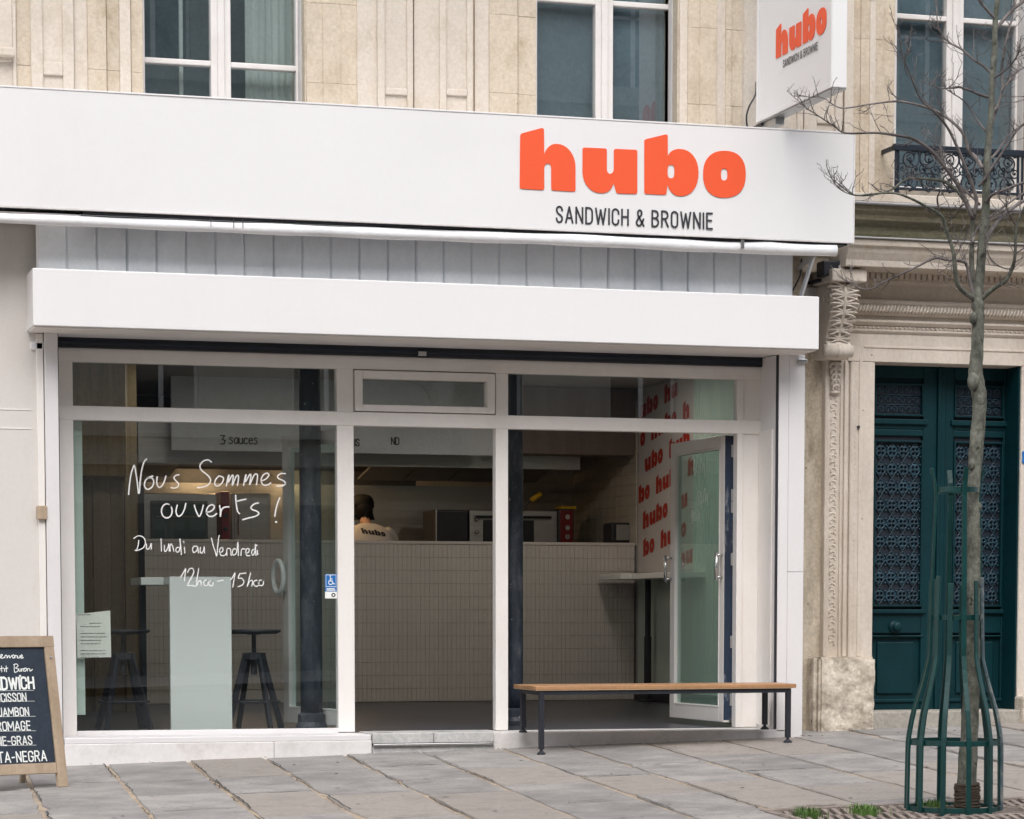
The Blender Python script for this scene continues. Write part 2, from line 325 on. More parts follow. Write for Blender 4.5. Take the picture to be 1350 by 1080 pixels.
# flat lettering made of pen strokes: 2D polylines -> ribbons mapped to 3D by fn(u, v, lift)
def split_sharp(strokes):
    out = []
    for st in strokes:
        cur = [st[0]]
        for i in range(1, len(st)-1):
            a = Vector((st[i][0]-st[i-1][0], st[i][1]-st[i-1][1])); b = Vector((st[i+1][0]-st[i][0], st[i+1][1]-st[i][1]))
            cur.append(st[i])
            if a.length > 1e-7 and b.length > 1e-7 and a.normalized().dot(b.normalized()) < .45: out.append(cur); cur = [st[i]]
        if len(st) > 1: cur.append(st[-1])
        out.append(cur)
    return out
def ribbons(mb, strokes, width, fn, lift0=0.0):
    strokes = split_sharp(strokes)
    for si, st in enumerate(strokes):
        P = [Vector((p[0], p[1])) for p in st]
        Q = [P[0]]
        for p in P[1:]:
            if (p-Q[-1]).length > 1e-6: Q.append(p)
        P = Q
        if len(P) < 2: continue
        closed = (P[0]-P[-1]).length < 1e-4
        L_, R_ = [], []
        n = len(P)
        for i in range(n):
            if closed and i in (0, n-1): a = (P[-1]-P[-2]).normalized(); b = (P[1]-P[0]).normalized()
            else:
                a = (P[i]-P[i-1]).normalized() if i else (P[1]-P[0]).normalized()
                b = (P[i+1]-P[i]).normalized() if i < n-1 else a
            t = (a+b); t = t.normalized() if t.length > .3 else b
            nn = Vector((-t.y, t.x)); na = Vector((-a.y, a.x)); c = max(.55, nn.dot(na))
            ext = Vector((0, 0))
            if not closed and i == 0: ext = -b*width*.35
            if not closed and i == n-1: ext = a*width*.35
            L_.append(P[i]+nn*width/2/c+ext); R_.append(P[i]-nn*width/2/c+ext)
        lf = lift0+si*0.00012
        vs = [fn(p.x, p.y, lf) for p in L_]+[fn(p.x, p.y, lf) for p in R_]
        mb.add(vs, [(i, i+1, n+i+1, n+i) for i in range(n-1)])
    return mb

def arcp(cx, cy, rx, ry, a0, a1, n=8):
    return [(cx+rx*math.cos(R(a0+(a1-a0)*i/n)), cy+ry*math.sin(R(a0+(a1-a0)*i/n))) for i in range(n+1)]
def OO(w_, r_=.22): return arcp(w_-w_/2, 1-r_, w_/2, r_, 0, 180)+arcp(w_/2, r_, w_/2, r_, 180, 360)+[(w_, 1-r_)]
FONT = {
 'A': (.52, [[(0,0),(.26,1),(.52,0)], [(.09,.3),(.43,.3)]]),
 'B': (.48, [[(0,0),(0,1),(.22,1)]+arcp(.22,.765,.22,.235,90,-90)+[(0,.53)], arcp(.22,.265,.25,.265,90,-90)+[(0,0)]]),
 'C': (.46, [[(.46,.7)]+arcp(.23,.78,.23,.22,0,180)+arcp(.23,.22,.23,.22,180,360)+[(.46,.3)]]),
 'D': (.48, [[(0,0),(0,1),(.2,1)]+arcp(.2,.74,.27,.26,90,0)+arcp(.2,.26,.27,.26,0,-90)+[(0,0)]]),
 'E': (.42, [[(.42,1),(0,1),(0,0),(.42,0)], [(0,.53),(.36,.53)]]),
 'F': (.40, [[(.40,1),(0,1),(0,0)], [(0,.53),(.34,.53)]]),
 'G': (.48, [[(.46,.74)]+arcp(.23,.78,.23,.22,0,180)+arcp(.23,.22,.23,.22,180,360)+[(.46,.46),(.26,.46)]]),
 'H': (.46, [[(0,0),(0,1)], [(.46,0),(.46,1)], [(0,.53),(.46,.53)]]),
 'I': (.0, [[(0,0),(0,1)]]),
 'J': (.36, [[(.36,1),(.36,.2)]+arcp(.18,.2,.18,.2,0,-180,6)]),
 'M': (.64, [[(0,0),(0,1),(.32,.3),(.64,1),(.64,0)]]),
 'N': (.48, [[(0,0),(0,1),(.48,0),(.48,1)]]),
 'O': (.46, [OO(.46)]),
 'P': (.46, [[(0,0),(0,1),(.22,1)]+arcp(.22,.74,.24,.26,90,-90)+[(0,.48)]]),
 'R': (.48, [[(0,0),(0,1),(.22,1)]+arcp(.22,.755,.23,.245,90,-90)+[(0,.51)], [(.24,.5),(.48,0)]]),
 'S': (.44, [[(.43,.76)]+arcp(.22,.79,.21,.21,0,180)+[(.03,.70),(.12,.57),(.32,.44),(.42,.33)]+arcp(.22,.21,.21,.21,10,-180)+[(.01,.25)]]),
 'T': (.50, [[(0,1),(.5,1)], [(.25,1),(.25,0)]]),
 'U': (.46, [[(0,1),(0,.22)]+arcp(.23,.22,.23,.22,180,360)+[(.46,1)]]),
 'W': (.74, [[(0,1),(.18,0),(.37,.9),(.56,0),(.74,1)]]),
 '&': (.56, [[(.56,0),(.12,.66),(.10,.82)]+arcp(.25,.84,.15,.16,180,0,6)+[(.38,.72),(.10,.42),(.0,.22)]+arcp(.2,.2,.2,.2,180,290,6)+[(.44,.2),(.54,.44)]]),
 '-': (.30, [[(0,.45),(.3,.45)]]), ' ': (.12, []),
}
def text_strokes(txt, gap=.2):
    out = []; x = 0
    for ch in txt:
        w_, st = FONT[ch]
        out += [[(p[0]+x, p[1]) for p in s] for s in st]
        x += w_+gap
    return out, x-gap

# filled 2D shapes with holes
def fill_shape(outlines, fn, extrude=0.0):
    cu = bpy.data.curves.new('tmp', 'CURVE'); cu.dimensions = '2D'; cu.fill_mode = 'BOTH'; cu.extrude = extrude
    for o in outlines:
        sp = cu.splines.new('POLY'); sp.points.add(len(o)-1)
        for i, p in enumerate(o): sp.points[i].co = (p[0], p[1], 0, 1)
        sp.use_cyclic_u = True
    ob = bpy.data.objects.new('tmp', cu); COL.objects.link(ob)
    dg = bpy.context.evaluated_depsgraph_get(); me = bpy.data.meshes.new_from_object(ob.evaluated_get(dg))
    vs = [fn(v.co.x, v.co.y, v.co.z) for v in me.vertices]; fs = [tuple(p.vertices) for p in me.polygons]
    bpy.data.objects.remove(ob); bpy.data.curves.remove(cu); bpy.data.meshes.remove(me)
    return vs, fs
def bez(p0, p1, p2, p3, n=8):
    return [tuple(((1-t)**3*a+3*(1-t)**2*t*b+3*(1-t)*t*t*c+t**3*d) for a, b, c, d in zip(p0, p1, p2, p3)) for t in [i/n for i in range(1, n+1)]]
def path(*cmds):
    out = []
    for c in cmds:
        if len(c) == 2: out.append(c)
        else: out += bez(out[-1], c[0:2], c[2:4], c[4:6])
    return out
def selly(cx, cy, rx, ry, e=2.6, n=40):
    o = []
    for i in range(n):
        t = 2*math.pi*i/n; c_, s_ = math.cos(t), math.sin(t)
        o.append((cx+rx*math.copysign(abs(c_)**(2/e), c_), cy+ry*math.copysign(abs(s_)**(2/e), s_)))
    return o
_h = [path((72,86), (72,76,76,74,82,72), (150,54), (157,53,160,56,160,64), (161,152), (168,126,186,112,206,112), (244,112,277,150,277,198), (277,280), (277,287,274,289,268,289), (196,285), (190,285,187,282,187,276), (187,206), (187,192,182,185,175,185), (167,185,161,192,161,204), (161,274), (161,281,158,283,152,283), (80,279), (74,279,70,276,70,270))]
_u = [path((303,134), (303,128,306,126,312,126), (384,129), (390,129,393,132,393,138), (393,203), (393,216,398,223,405,223), (413,223,419,216,419,204), (419,140), (419,134,422,131,428,131), (497,134), (503,134,506,137,506,143), (506,289), (506,295,503,298,497,298), (436,296), (430,296,428,293,427,288), (418,257), (411,284,396,295,374,295), (334,295,303,262,303,214))]
_b = [path((532,106), (532,98,535,96,541,94), (608,78), (615,76,619,79,619,87), (619,158), (626,140,642,131,664,131), (704,131,733,168,733,218), (733,272,708,306,668,306), (642,306,626,292,618,262), (614,294), (613,299,610,301,605,301), (540,298), (535,298,532,295,532,289)), list(reversed(selly(631,215,13,25,2.8,24)))]
_o = [selly(829,225,79,87,2.35,48), list(reversed(selly(828,226,12,22,2.8,24)))]
def zpx(p): q = onY(660+p[0]/2.8125, 150+p[1]/2.8125, -.80); return (q.x, q.z)
GLY = [[[zpx(p) for p in o] for o in g] for g in (_h, _u, _b, _o)]
_x0 = min(p[0] for g in GLY for o in g for p in o); _x1 = max(p[0] for g in GLY for o in g for p in o); _z0 = min(p[1] for p in GLY[0][0])
LOGO_X0, LOGO_W, LOGO_Z0 = _x0, _x1-_x0, _z0
UG = [[[((p[0]-_x0)/LOGO_W, (p[1]-_z0)/LOGO_W) for p in o] for o in g] for g in GLY]   # unit glyphs, word width 1
def logo(name, m, parent, fn, ex=0.001):
    res = []
    for g in UG:
        vs, fs = fill_shape(g, fn, ex)
        res.append(MB().add(vs, fs).build(name, m, parent))
    return res
def logo_mesh(mb, fn, ex=0.0):
    for g in UG:
        vs, fs = fill_shape(g, fn, ex); mb.add(vs, fs)
    return mb

# ================================================================== SETTING: street
def sheet(name, m, x0, x1, y0, y1, dz, nx=2, ny=2):
    mb = MB(); vs = []; fs = []
    for j in range(ny+1):
        for i in range(nx+1):
            x = x0+(x1-x0)*i/nx; y = y0+(y1-y0)*j/ny
            vs.append((x, y, -0.187+GX*(x-2.2)+GY*(max(y, -6.9)+0.38)+dz))
    for j in range(ny):
        for i in range(nx):
            a = j*(nx+1)+i; fs.append((a, a+1, a+nx+2, a+nx+1))
    return mb.add(vs, fs).build(name, m)
struct(sheet('ground', 'asphalt', -120, 130, -120, 60, -.30, 10, 10))
struct(sheet('road', 'asphalt', -60, 70, -24.0, -7.05, -.13))
KERBT = sheet('far_pavement', 'slab', -60, 70, -31.2, -24.0, -.0); struct(KERBT)
pv = MB()
def gbox(mb, x0, x1, y0, y1, dz0, dz1):
    g = lambda x, y, d: (x, y, G(x, y)+d)
    return mb.hexa([g(x0,y0,dz0), g(x1,y0,dz0), g(x1,y1,dz0), g(x0,y1,dz0), g(x0,y0,dz1), g(x1,y0,dz1), g(x1,y1,dz1), g(x0,y1,dz1)])
for xa, xb in ((-60, 5.33), (6.93, 70)): gbox(pv, xa, xb, -6.88, 1.5, -.25, -.009)
gbox(pv, 5.33, 6.93, -4.84, 1.5, -.25, -.009); gbox(pv, 5.33, 6.93, -6.88, -6.40, -.25, -.009)
crk = MB(); CRK = []
pave = struct(pv.build('pavement', 'mortar'))
kb = MB()
x = -20.0
while x < 32:
    gbox(kb, x, x+.98, -7.05, -6.885, -.28, .004); x += 1.0
kerb = stuff(kb.build('kerb_stone', 'kerb', pave))
# paving slabs: columns at right angles to the facade, joints staggered
colx = [.15, .72, 1.30, 1.88, 2.44, 2.995, 3.51, 4.07, 4.605, 5.19, 5.67, 6.23, 6.81, 7.36, 7.93, 8.5, 9.08, 9.65, 10.2, 10.8, 11.4]
rs = random.Random(11)
first = {5: -1.75, 6: -1.55, 7: -1.42, 8: -1.85, 9: -1.62, 10: -2.0}
for i in range(len(colx)-1):
    y = .28 if colx[i] > 7.3 else -.36
    k = 0
    while y > -6.7:
        ln = rs.uniform(.75, 1.55)
        y2 = first.get(i, y-ln) if k == 0 else y-ln
        k += 1
        y2 = max(y2, -6.84)
        x0, x1 = colx[i]+.015, colx[i+1]-.015
        sk = -.065                                               # the joints run a little askew
        def sx(xx, yy): return xx+sk*(-(yy+.7))
        cs = [(sx(x0, y2), y2+.008), (sx(x1, y2), y2+.008), (sx(x1, y), y-.006), (sx(x0, y), y-.006)]
        cxm = (cs[0][0]+cs[2][0])/2; cym = (y+y2)/2
        if 5.30-.05 < cxm < 6.96 and y2 < -4.84 and y > -6.4:    # the slab is cut by the tree pit
            if y > -4.86+.15: y2n = -4.86; cs = [(sx(x0, y2n), y2n), (sx(x1, y2n), y2n), cs[2], cs[3]]
            else: y = y2; continue
        # ragged outline: split every side once or twice
        pts = []
        for a, b in zip(cs, cs[1:]+cs[:1]):
            L_ = math.hypot(b[0]-a[0], b[1]-a[1]); n_ = max(2, int(L_/.22))
            for j in range(n_):
                t = j/n_; q = (a[0]+(b[0]-a[0])*t, a[1]+(b[1]-a[1])*t)
                jr = .009
                pts.append((q[0]+rs.uniform(-jr, jr), q[1]+rs.uniform(-jr, jr)))
        if rs.random() < .4:                                     # a chipped corner
            c_ = rs.choice([0]); q = pts[0]; pts[0] = (q[0]+.035, q[1]+.03)
        dzt = rs.uniform(-.003, .004); tl = (rs.uniform(-.004, .004), rs.uniform(-.003, .003))
        cx_, cy_ = sum(p[0] for p in pts)/len(pts), sum(p[1] for p in pts)/len(pts)
        n_ = len(pts); top = []; mid = []; bot = []
        for p in pts:
            h = G(*p)+dzt+tl[0]*(p[0]-cx_)+tl[1]*(p[1]-cy_)
            q = (cx_+(p[0]-cx_)*.985, cy_+(p[1]-cy_)*.992)
            top.append((q[0], q[1], h)); mid.append((p[0], p[1], h-.007)); bot.append((p[0], p[1], h-.06))
        fs = [tuple(range(n_))]
        for a in range(n_):
            b = (a+1) % n_
            fs += [(a, n_+a, n_+b, b), (n_+a, 2*n_+a, 2*n_+b, n_+b)]
        for a, b, pr in ((cs[0], cs[1], .75), (cs[1], cs[2], .8), (cs[3], cs[0], .55)):
            if rs.random() < pr:
                n2 = 9; t0 = rs.uniform(0, .3); t1 = rs.uniform(.6, 1)
                CRK.append(([(a[0]+(b[0]-a[0])*(t0+(t1-t0)*q/n2)+rs.uniform(-.010, .010), a[1]+(b[1]-a[1])*(t0+(t1-t0)*q/n2)+rs.uniform(-.010, .010)) for q in range(n2+1)], rs.uniform(.003, .008)))
        if rs.random() < .22:
            xq, yq = rs.uniform(x0, x1), rs.uniform(y2+.1, y-.1) if y-y2 > .3 else (y+y2)/2; pp_ = [(xq, yq)]
            for q in range(7): pp_.append((pp_[-1][0]+rs.uniform(.01, .05), pp_[-1][1]+rs.uniform(-.04, .04)))
            CRK.append((pp_, .0028))
        MB().add(top+mid+bot, fs).build('paving_slab', 'slabw' if rs.random() < .3 else 'slab', pave)
        y = y2

for P_, w_ in CRK: ribbons(crk, [P_], w_, lambda u, v, l: (u, v, G(u, v)+.0062+l))
stuff(crk.build('joint_cracks', 'soil', pave))
gm_ = MB(); rs = random.Random(31)
for k in range(130):
    x_, y_ = rs.uniform(1.0, 10), rs.uniform(-5.2, -.5); r_ = rs.uniform(.006, .018); n_ = 9
    gm_.add([(x_+r_*rs.uniform(.7, 1.2)*math.cos(6.283*q/n_), y_+r_*rs.uniform(.7, 1.2)*math.sin(6.283*q/n_), G(x_, y_)+.0068) for q in range(n_)], [tuple(range(n_))])
stuff(gm_.build('gum_spots', 'kerb_dark', pave))
gm_ = MB()
for k in range(70):
    x_, y_ = rs.uniform(1.0, 10), (rs.uniform(-.55, -.40) if k % 2 else rs.uniform(-5, -.4)); a_ = rs.uniform(0, 6.28); l_ = rs.uniform(.006, .02)
    z_ = G(x_, y_)+.009; gm_.add([(x_-l_*math.cos(a_), y_-l_*math.sin(a_), z_), (x_+.3*l_*math.sin(a_), y_-.3*l_*math.cos(a_), z_+.004), (x_+l_*math.cos(a_), y_+l_*math.sin(a_), z_), (x_-.3*l_*math.sin(a_), y_+.3*l_*math.cos(a_), z_+.003)], [(0,1,2,3)])
stuff(gm_.build('dry_leaf_bits', 'wrap', pave))

# ------------------------------------------------------------------ the building opposite (behind the camera, mirrored in the glass)
ob = thing('opposite_building', 'pale stone apartment block across the street with rows of tall windows', 'building', (4, -31, 0))
mb = MB(); YO = -31.0
xs = [-30+3.1*i for i in range(25)]
mb.box(-32, 46, YO-9, YO-.35, -1, 17.5)
for z0, z1 in ((3.6, 4.4), (7.0, 7.7), (10.3, 11.0), (13.4, 17.5)): mb.box(-32, 46, YO-.35, YO, z0, z1)
for x in xs: mb.box(x+1.35, x+3.1, YO-.35, YO-.002, 4.4, 13.4)
for z0 in (4.1, 7.3, 10.6, 16.9): mb.box(-32, 46, YO, YO+.28, z0, z0+.22)
mb.build('wall', 'opp', ob)
MB().prismx(-32, 46, [(YO+.1, 17.5), (YO-1.6, 20.6), (YO-9, 20.8), (YO-9, 17.5)]).build('roof', 'roofz', ob)
for i, x in enumerate(xs):
    for z0, z1 in ((4.4, 7.0), (7.7, 10.3), (11.0, 13.4)):
        f = MB(); f.box(x, x+.06, YO-.22, YO-.14, z0, z1).box(x+1.29, x+1.35, YO-.22, YO-.14, z0, z1).box(x+.63, x+.72, YO-.22, YO-.14, z0, z1).box(x, x+1.35, YO-.22, YO-.14, z1-.1, z1).box(x, x+1.35, YO-.22, YO-.14, z0+1.3, z0+1.36)
        wf = f.build('window', 'pvc', ob)
        box('pane', 'dark', wf, x+.06, x+1.29, YO-.2, YO-.17, z0, z1-.1)
for i, x in enumerate(xs[::2]):
    box('shopfront_panel', 'oppd', ob, x+.2, x+5.4, YO-.2, YO+.05, -.9, 2.9)
aw = thing('striped_awning', 'grey and white striped shop awning across the street', 'awning', (3, YO+.3, 3))
for k in range(30):
    x = 12.0+k*.22
    MB().hexa([(x, YO+.1, 3.15), (x+.21, YO+.1, 3.15), (x+.21, YO+1.7, 2.45), (x, YO+1.7, 2.45), (x, YO+.1, 3.19), (x+.21, YO+.1, 3.19), (x+.21, YO+1.7, 2.49), (x, YO+1.7, 2.49)]).build('stripe', 'stripe' if k % 2 else 'striped', aw)

# ================================================================== THE BUILDING
bd = thing('apartment_building', 'limestone apartment building with the white shopfront and a carved portal', 'building', (5.6, 0, 0))
def X(px, py=80, Y=0.0): return onY(px, py, Y).x
def Z(py, px=600, Y=0.0): return onY(px, py, Y).z
YW, YG = .034, .27                                              # wall face, window glass
WIN = [(X(188, 80, .05), X(401, 80, .05)), (X(705.5, 80, .05), X(892, 80, .05)), (X(1178.5, 80, .05), X(1349, 80, .05)+.05)]
ZT = 6.7                                                        # window heads
mb = MB()
edges = [-14]+[e for wn in WIN for e in wn]+[24]
for i in range(0, len(edges), 2): mb.box(edges[i], edges[i+1], YW, .55, 3.30 if i < 6 else 3.3, ZT)
mb.box(-14, 24, YW, .55, ZT, 13)
for wn, zs in zip(WIN, (3.9, 3.9, 3.83)): mb.box(wn[0], wn[1], YW, .55, 3.30, zs)
mb.build('wall', 'stone', bd, bevel=.004)
def strip(pa, pb, y, m='stone', z0=3.45, z1=ZT, py=80, bev=.006, name='pilaster_strip'):
    rj = random.Random(int(pa)); cuts = [z0]+([4.445, 4.98, 5.52, 6.05] if m == 'stone' else [5.25])+[z1]
    for a_, b_ in zip(cuts, cuts[1:]):
        dyj = rj.uniform(-.0015, .0015)
        box('stone_block', m, bd, X(pa, py, y), X(pb+1.6, py, y), y+dyj, YW+.01, a_+.0006, b_-.0006, bevel=bev*.4)
def recess_frame(pa, pb, ia, ib, y, holes, m='stone2', z1=ZT, py=80):
    """raised slab with sunken panels: holes = [(zlow, zhigh)]"""
    xa, xb, xi, xj = X(pa, py, y), X(pb, py, y), X(ia, py, y), X(ib, py, y)
    mb = MB(); mb.box(xa, xi, y, YW+.005, 3.45, z1).box(xj, xb, y, YW+.005, 3.45, z1)
    zs = 3.45
    for lo, hi in holes:
        mb.box(xi, xj, y, YW+.005, zs, lo); zs = hi
    if zs < z1: mb.box(xi, xj, y, YW+.005, zs, z1)
    mb.build('panelled_strip', m, bd, bevel=.007)
    for lo, hi in holes:
        box('sunk_panel', m, bd, xi-.002, xj+.002, y+.020, YW+.004, lo-.002, hi+.002, bevel=0)
# left of the first window
recess_frame(41, 98, 57, 83, -.02, [(4.02, Z(100, 70)), (Z(82, 70), 6.6)])
recess_frame(-60, 22, -50, 17, -.02, [(3.6, Z(78, 8)-.02)])
box('console_block', 'stone2', bd, X(-8), X(18), -.09, -.015, Z(77, 10), Z(66, 10), bevel=.008)
for a, b, y, m in ((22, 41, .0, 'stone'), (98, 114, .01, 'stone2'), (116, 139, -.005, 'stone'), (141, 156, .012, 'stone'), (158, 171, .002, 'stone2'), (173, 187, .022, 'stone')): strip(a, b, y, m)
# between first and second window
for a, b, y, m in ((404, 425, .02, 'stone'), (426, 448, .01, 'stone'), (449, 469, .018, 'stone'), (471, 497, .005, 'stone2'), (645, 681, .005, 'stone'), (683, 705, .022, 'stone')): strip(a, b, y, m)
recess_frame(498, 545, 508, 537, -.025, [(3.9, Z(126, 520)), (Z(117, 520), 6.6)])
strip(546, 578, .0, 'stone2')
recess_frame(580, 624, 589, 616, -.025, [(3.9, Z(127, 600)), (Z(118, 600), 6.6)])
strip(626, 643, .012, 'stone2')
# between second window and the right
for a, b, y, m in ((896, 906, .02, 'stone2'), (907, 922, .008, 'stone'), (923, 943, .0, 'stone'), (944, 956, .012, 'stone2'), (957, 963, -.004, 'stone'), (964, 978, .008, 'stone'), (979, 999, .02, 'stone2'), (1001, 1022, .004, 'stone')): strip(a, b, y, m)
recess_frame(1024, 1060, 1032, 1052, -.02, [(3.9, 4.05), (4.15, 6.6)])
recess_frame(1061, 1112, 1078, 1102, -.025, [(Z(180, 1090), Z(164, 1090)), (Z(153, 1090), 6.6)])
for a, b, y, m in ((1114, 1124, .0, 'stone2'), (1125, 1134, .02, 'stone'), (1135, 1146, .008, 'stone'), (1147, 1153, -.002, 'stone2'), (1154, 1164, .01, 'stone'), (1165, 1177.5, .024, 'stone')): strip(a, b, y, m, z0=3.83)

# upper windows: frame, centre meeting stiles, glazing bar, panes
def up_window(wn, panes, bars, back, zs):
    zb = zs
    f = MB()
    yf0, yf1 = YG-.045, YG+.03
    xl = [X(p, 100, YG) for p in panes]                        # left pane l, r, right pane l, r
    f.box(wn[0]-.02, xl[0], yf0, yf1, zb, ZT); f.box(xl[3], wn[1]+.0, yf0, yf1, zb, ZT)
    f.box(xl[0], xl[3], yf0, yf1, zb, zb+.08)
    wo_ = f.build('window', 'pvc', bd, bevel=.006)
    mid = (xl[1]+xl[2])/2
    box('stile', 'pvc', wo_, xl[1], mid-.012, yf0-.006, yf1, zb+.08, ZT, bevel=.008)
    box('stile', 'pvc', wo_, mid+.012, xl[2], yf0-.006, yf1, zb+.08, ZT, bevel=.008)
    box('cover_strip', 'pvc', wo_, mid-.026, mid+.026, yf0-.022, yf0-.004, zb+.05, ZT, bevel=.008)
    box('outer_moulding', 'pvc', wo_, xl[3]+.035, wn[1]-.003, yf0-.09, yf0-.002, zb, ZT, bevel=.008)
    for zbars in bars:
        for a, b in ((xl[0], xl[1]), (xl[2], xl[3])): box('glazing_bar', 'pvc', wo_, a-.004, b+.004, yf0+.002, yf1-.005, zbars-.016, zbars+.022, bevel=.007)
    for a, b in ((xl[0], xl[1]), (xl[2], xl[3])): box('pane', 'glassu', wo_, a, b, YG, YG+.005, zb+.08, ZT)
    if back == 'blind':
        for a, b in ((xl[0], xl[1]), (xl[2], xl[3])): box('blind', 'blind', wo_, a-.03, b+.03, YG+.06, YG+.065, zb, ZT)
    else:
        mb = MB(); n = 26; a, b = xl[2]+.13, xl[3]+.05
        vs = []
        for i in range(n+1):
            x = a+(b-a)*i/n; y = YG+.12+.014*math.sin(i*1.9)
            vs += [(x, y, zb), (x, y, ZT)]
        mb.add(vs, [(2*i, 2*i+2, 2*i+3, 2*i+1) for i in range(n)]).build('curtain', 'curtain', wo_, smooth=True)
        box('room_wall', 'blind', wo_, wn[0], wn[1], YG+.9, YG+.95, zb, ZT)
        box('curtain', 'curtain', wo_, xl[0]+.26, xl[0]+.285, YG+.1, YG+.13, zb, ZT)
up_window(WIN[0], (190, 276.5, 303, 388.5), [Z(83.5, 232, YG), Z(83.5, 232, YG)+1.0], 'room', 3.9)
up_window(WIN[1], (706, 782, 805.5, 881), [Z(2.5, 745, YG), 6.0], 'blind', 3.9)
up_window(WIN[2], (1179, 1243.5, 1266, 1335), [Z(25, 1210, YG), 6.1], 'blind', 3.9)
box('window_sill', 'stone2', bd, WIN[2][0]-.0, WIN[2][1]+.02, -.10, YG-.05, 3.83, 3.9, bevel=.006)

# cornice over the portal
XC0, XC1 = X(1118, 290, -.3), 14.0
def corn(name, m, y, z0, z1, x0=XC0, x1=XC1, bevel=.008): return box(name, m, bd, x0, x1, y, .3, z0, z1, bevel=bevel)
corn('ledge', 'lead', -.34, 3.745, 3.765)
corn('cornice', 'stone2', -.32, 3.765, 3.828)
MB().prismx(XC0, XC1, [(.3, 3.745), (-.30, 3.745), (-.29, 3.71), (-.25, 3.685), (-.24, 3.65), (-.17, 3.61), (-.165, 3.56), (-.15, 3.515), (.3, 3.515)]).build('mossy_moulding', 'moss', bd, bevel=.004)
corn('lead_ledge', 'lead', -.36, 3.50, 3.514)
MB().prismx(XC0, XC1, [(.3, 3.498), (-.34, 3.498), (-.335, 3.455), (-.31, 3.44), (-.30, 3.41), (-.27, 3.36), (-.265, 3.315), (.3, 3.315)]).build('cornice_crown', 'stone2', bd, bevel=.004)
XP0 = X(1086, 700, .1)
# wall strip between the shopfront and the portal, and the portal surround
YP = .10
xs0, xs1 = X(1050, 700, .16), X(1087, 700, .16)
box('rough_wall', 'wornst', bd, 7.40, xs1, .16, .55, -.15, 3.315, bevel=.004)
xd0, xd1 = X(1151.8, 600, YP), X(1345, 600, YP)
def pst(name, pa, pb, y, z0, z1, m='stone3', bev=.006):
    return box(name, m, bd, X(pa, 700, y), X(pb, 700, y), y, .5, z0, z1, bevel=bev)
ZB = onY(1110, 866, .05).z                                     # top of the base block
ZL = onY(1200, 478.5, YP).z                                    # door lintel underside
z472 = onY(1110, 472, -.0).z
pst('pilaster', 1086.5, 1119.5, YP+.02, ZB-.01, 3.2)
pst('fillet', 1086.5, 1091.5, YP, ZB, z472)
pst('fillet', 1106.5, 1109.5, YP+.005, ZB, z472)
pst('fillet', 1112, 1117, YP, ZB, z472)
pst('jamb', 1119.5, 1151.8, YP-.005, ZB-.012, ZL, bev=.01)
pst('jamb_bead', 1131, 1136, YP-.013, ZB, ZL+.03)
xr0 = X(1345.5, 600, YP-.005)
box('jamb', 'stone3', bd, xr0, xr0+.42, YP-.005, .5, -.1, 3.30, bevel=.01)
box('wall', 'stone3', bd, xr0+.421, 24, YP+.03, .55, -.5, 3.32, bevel=.01)
# leaf-scroll ornament running down the pilaster
xo = (X(1092, 700, YP)+X(1106, 700, YP))/2
orn = MB()
zz = ZB+.10; k = 0
while zz < 2.42:
    s = 1 if k % 2 else -1
    orn.tube([(xo+s*.022*math.cos(q*.55), YP+.018, zz+.017*math.sin(q*.55)) for q in range(8)], .0048, 5, False); orn.ball((xo+.016*s, YP+.020, zz+.012), .011, 6, 4, (1, .5, 1.4)); orn.ball((xo-.018*s, YP+.018, zz-.008), .010, 6, 4, (1, .5, 1.5))
    zz += .047; k += 1
stuff(orn.build('scroll_ornament', 'stone3', bd, smooth=True))
orn = MB(); xo2 = (X(1122, 700, YP)+X(1129.5, 700, YP))/2; zz = ZB+.06
while zz < 2.62:
    orn.ball((xo2, YP-.002, zz), .008, 6, 4, (1, .7, 1.3)); zz += .04
stuff(orn.build('bead_moulding', 'stone3', bd, smooth=True))
def leaf(mb, cx, cy, z1, z0, wd, thick, lobes, curl=0.0):
    """acanthus leaf: a bulging midrib with pairs of curling lobes, hanging from z1 down to z0"""
    n = lobes
    for i in range(n):
        t = (i+.5)/n; z = z1+(z0-z1)*t; ww = wd*(1-.55*t); out = cy-curl*math.sin(t*math.pi*.9)
        for s in (-1, 1):
            a = (cx+s*.004, out, z+.012); 
            P = [a, (cx+s*ww*.30, out-thick*.55, z+.012), (cx+s*ww*.48, out-thick*.35, z-.006), (cx+s*ww*.46, out-thick*.05, z-.026)]
            mb.tube(smooth_pts(P, 3), [thick*.42*(1-.5*q/9) for q in range(10)], 7)
            mb.ball((cx+s*ww*.45, out-thick*.3, z-.018), thick*.30, 6, 5)
    P = [(cx, cy-curl*math.sin(q/8*math.pi*.9)-thick*.2, z1+(z0-z1)*q/8) for q in range(9)]
    mb.tube(P, [thick*.5*(1-.5*q/8) for q in range(9)], 8)
xk = (X(1088, 420, 0)+X(1122, 420, 0))/2
mb = MB(); leaf(mb, xo, YP+.0, 2.66, 2.46, .095, .03, 5, .01); mb.ball((xo, YP, 2.445), .03, 10, 6, (1.4, .7, .5))
stuff(mb.build('hanging_leaf', 'stone3', bd, smooth=True))
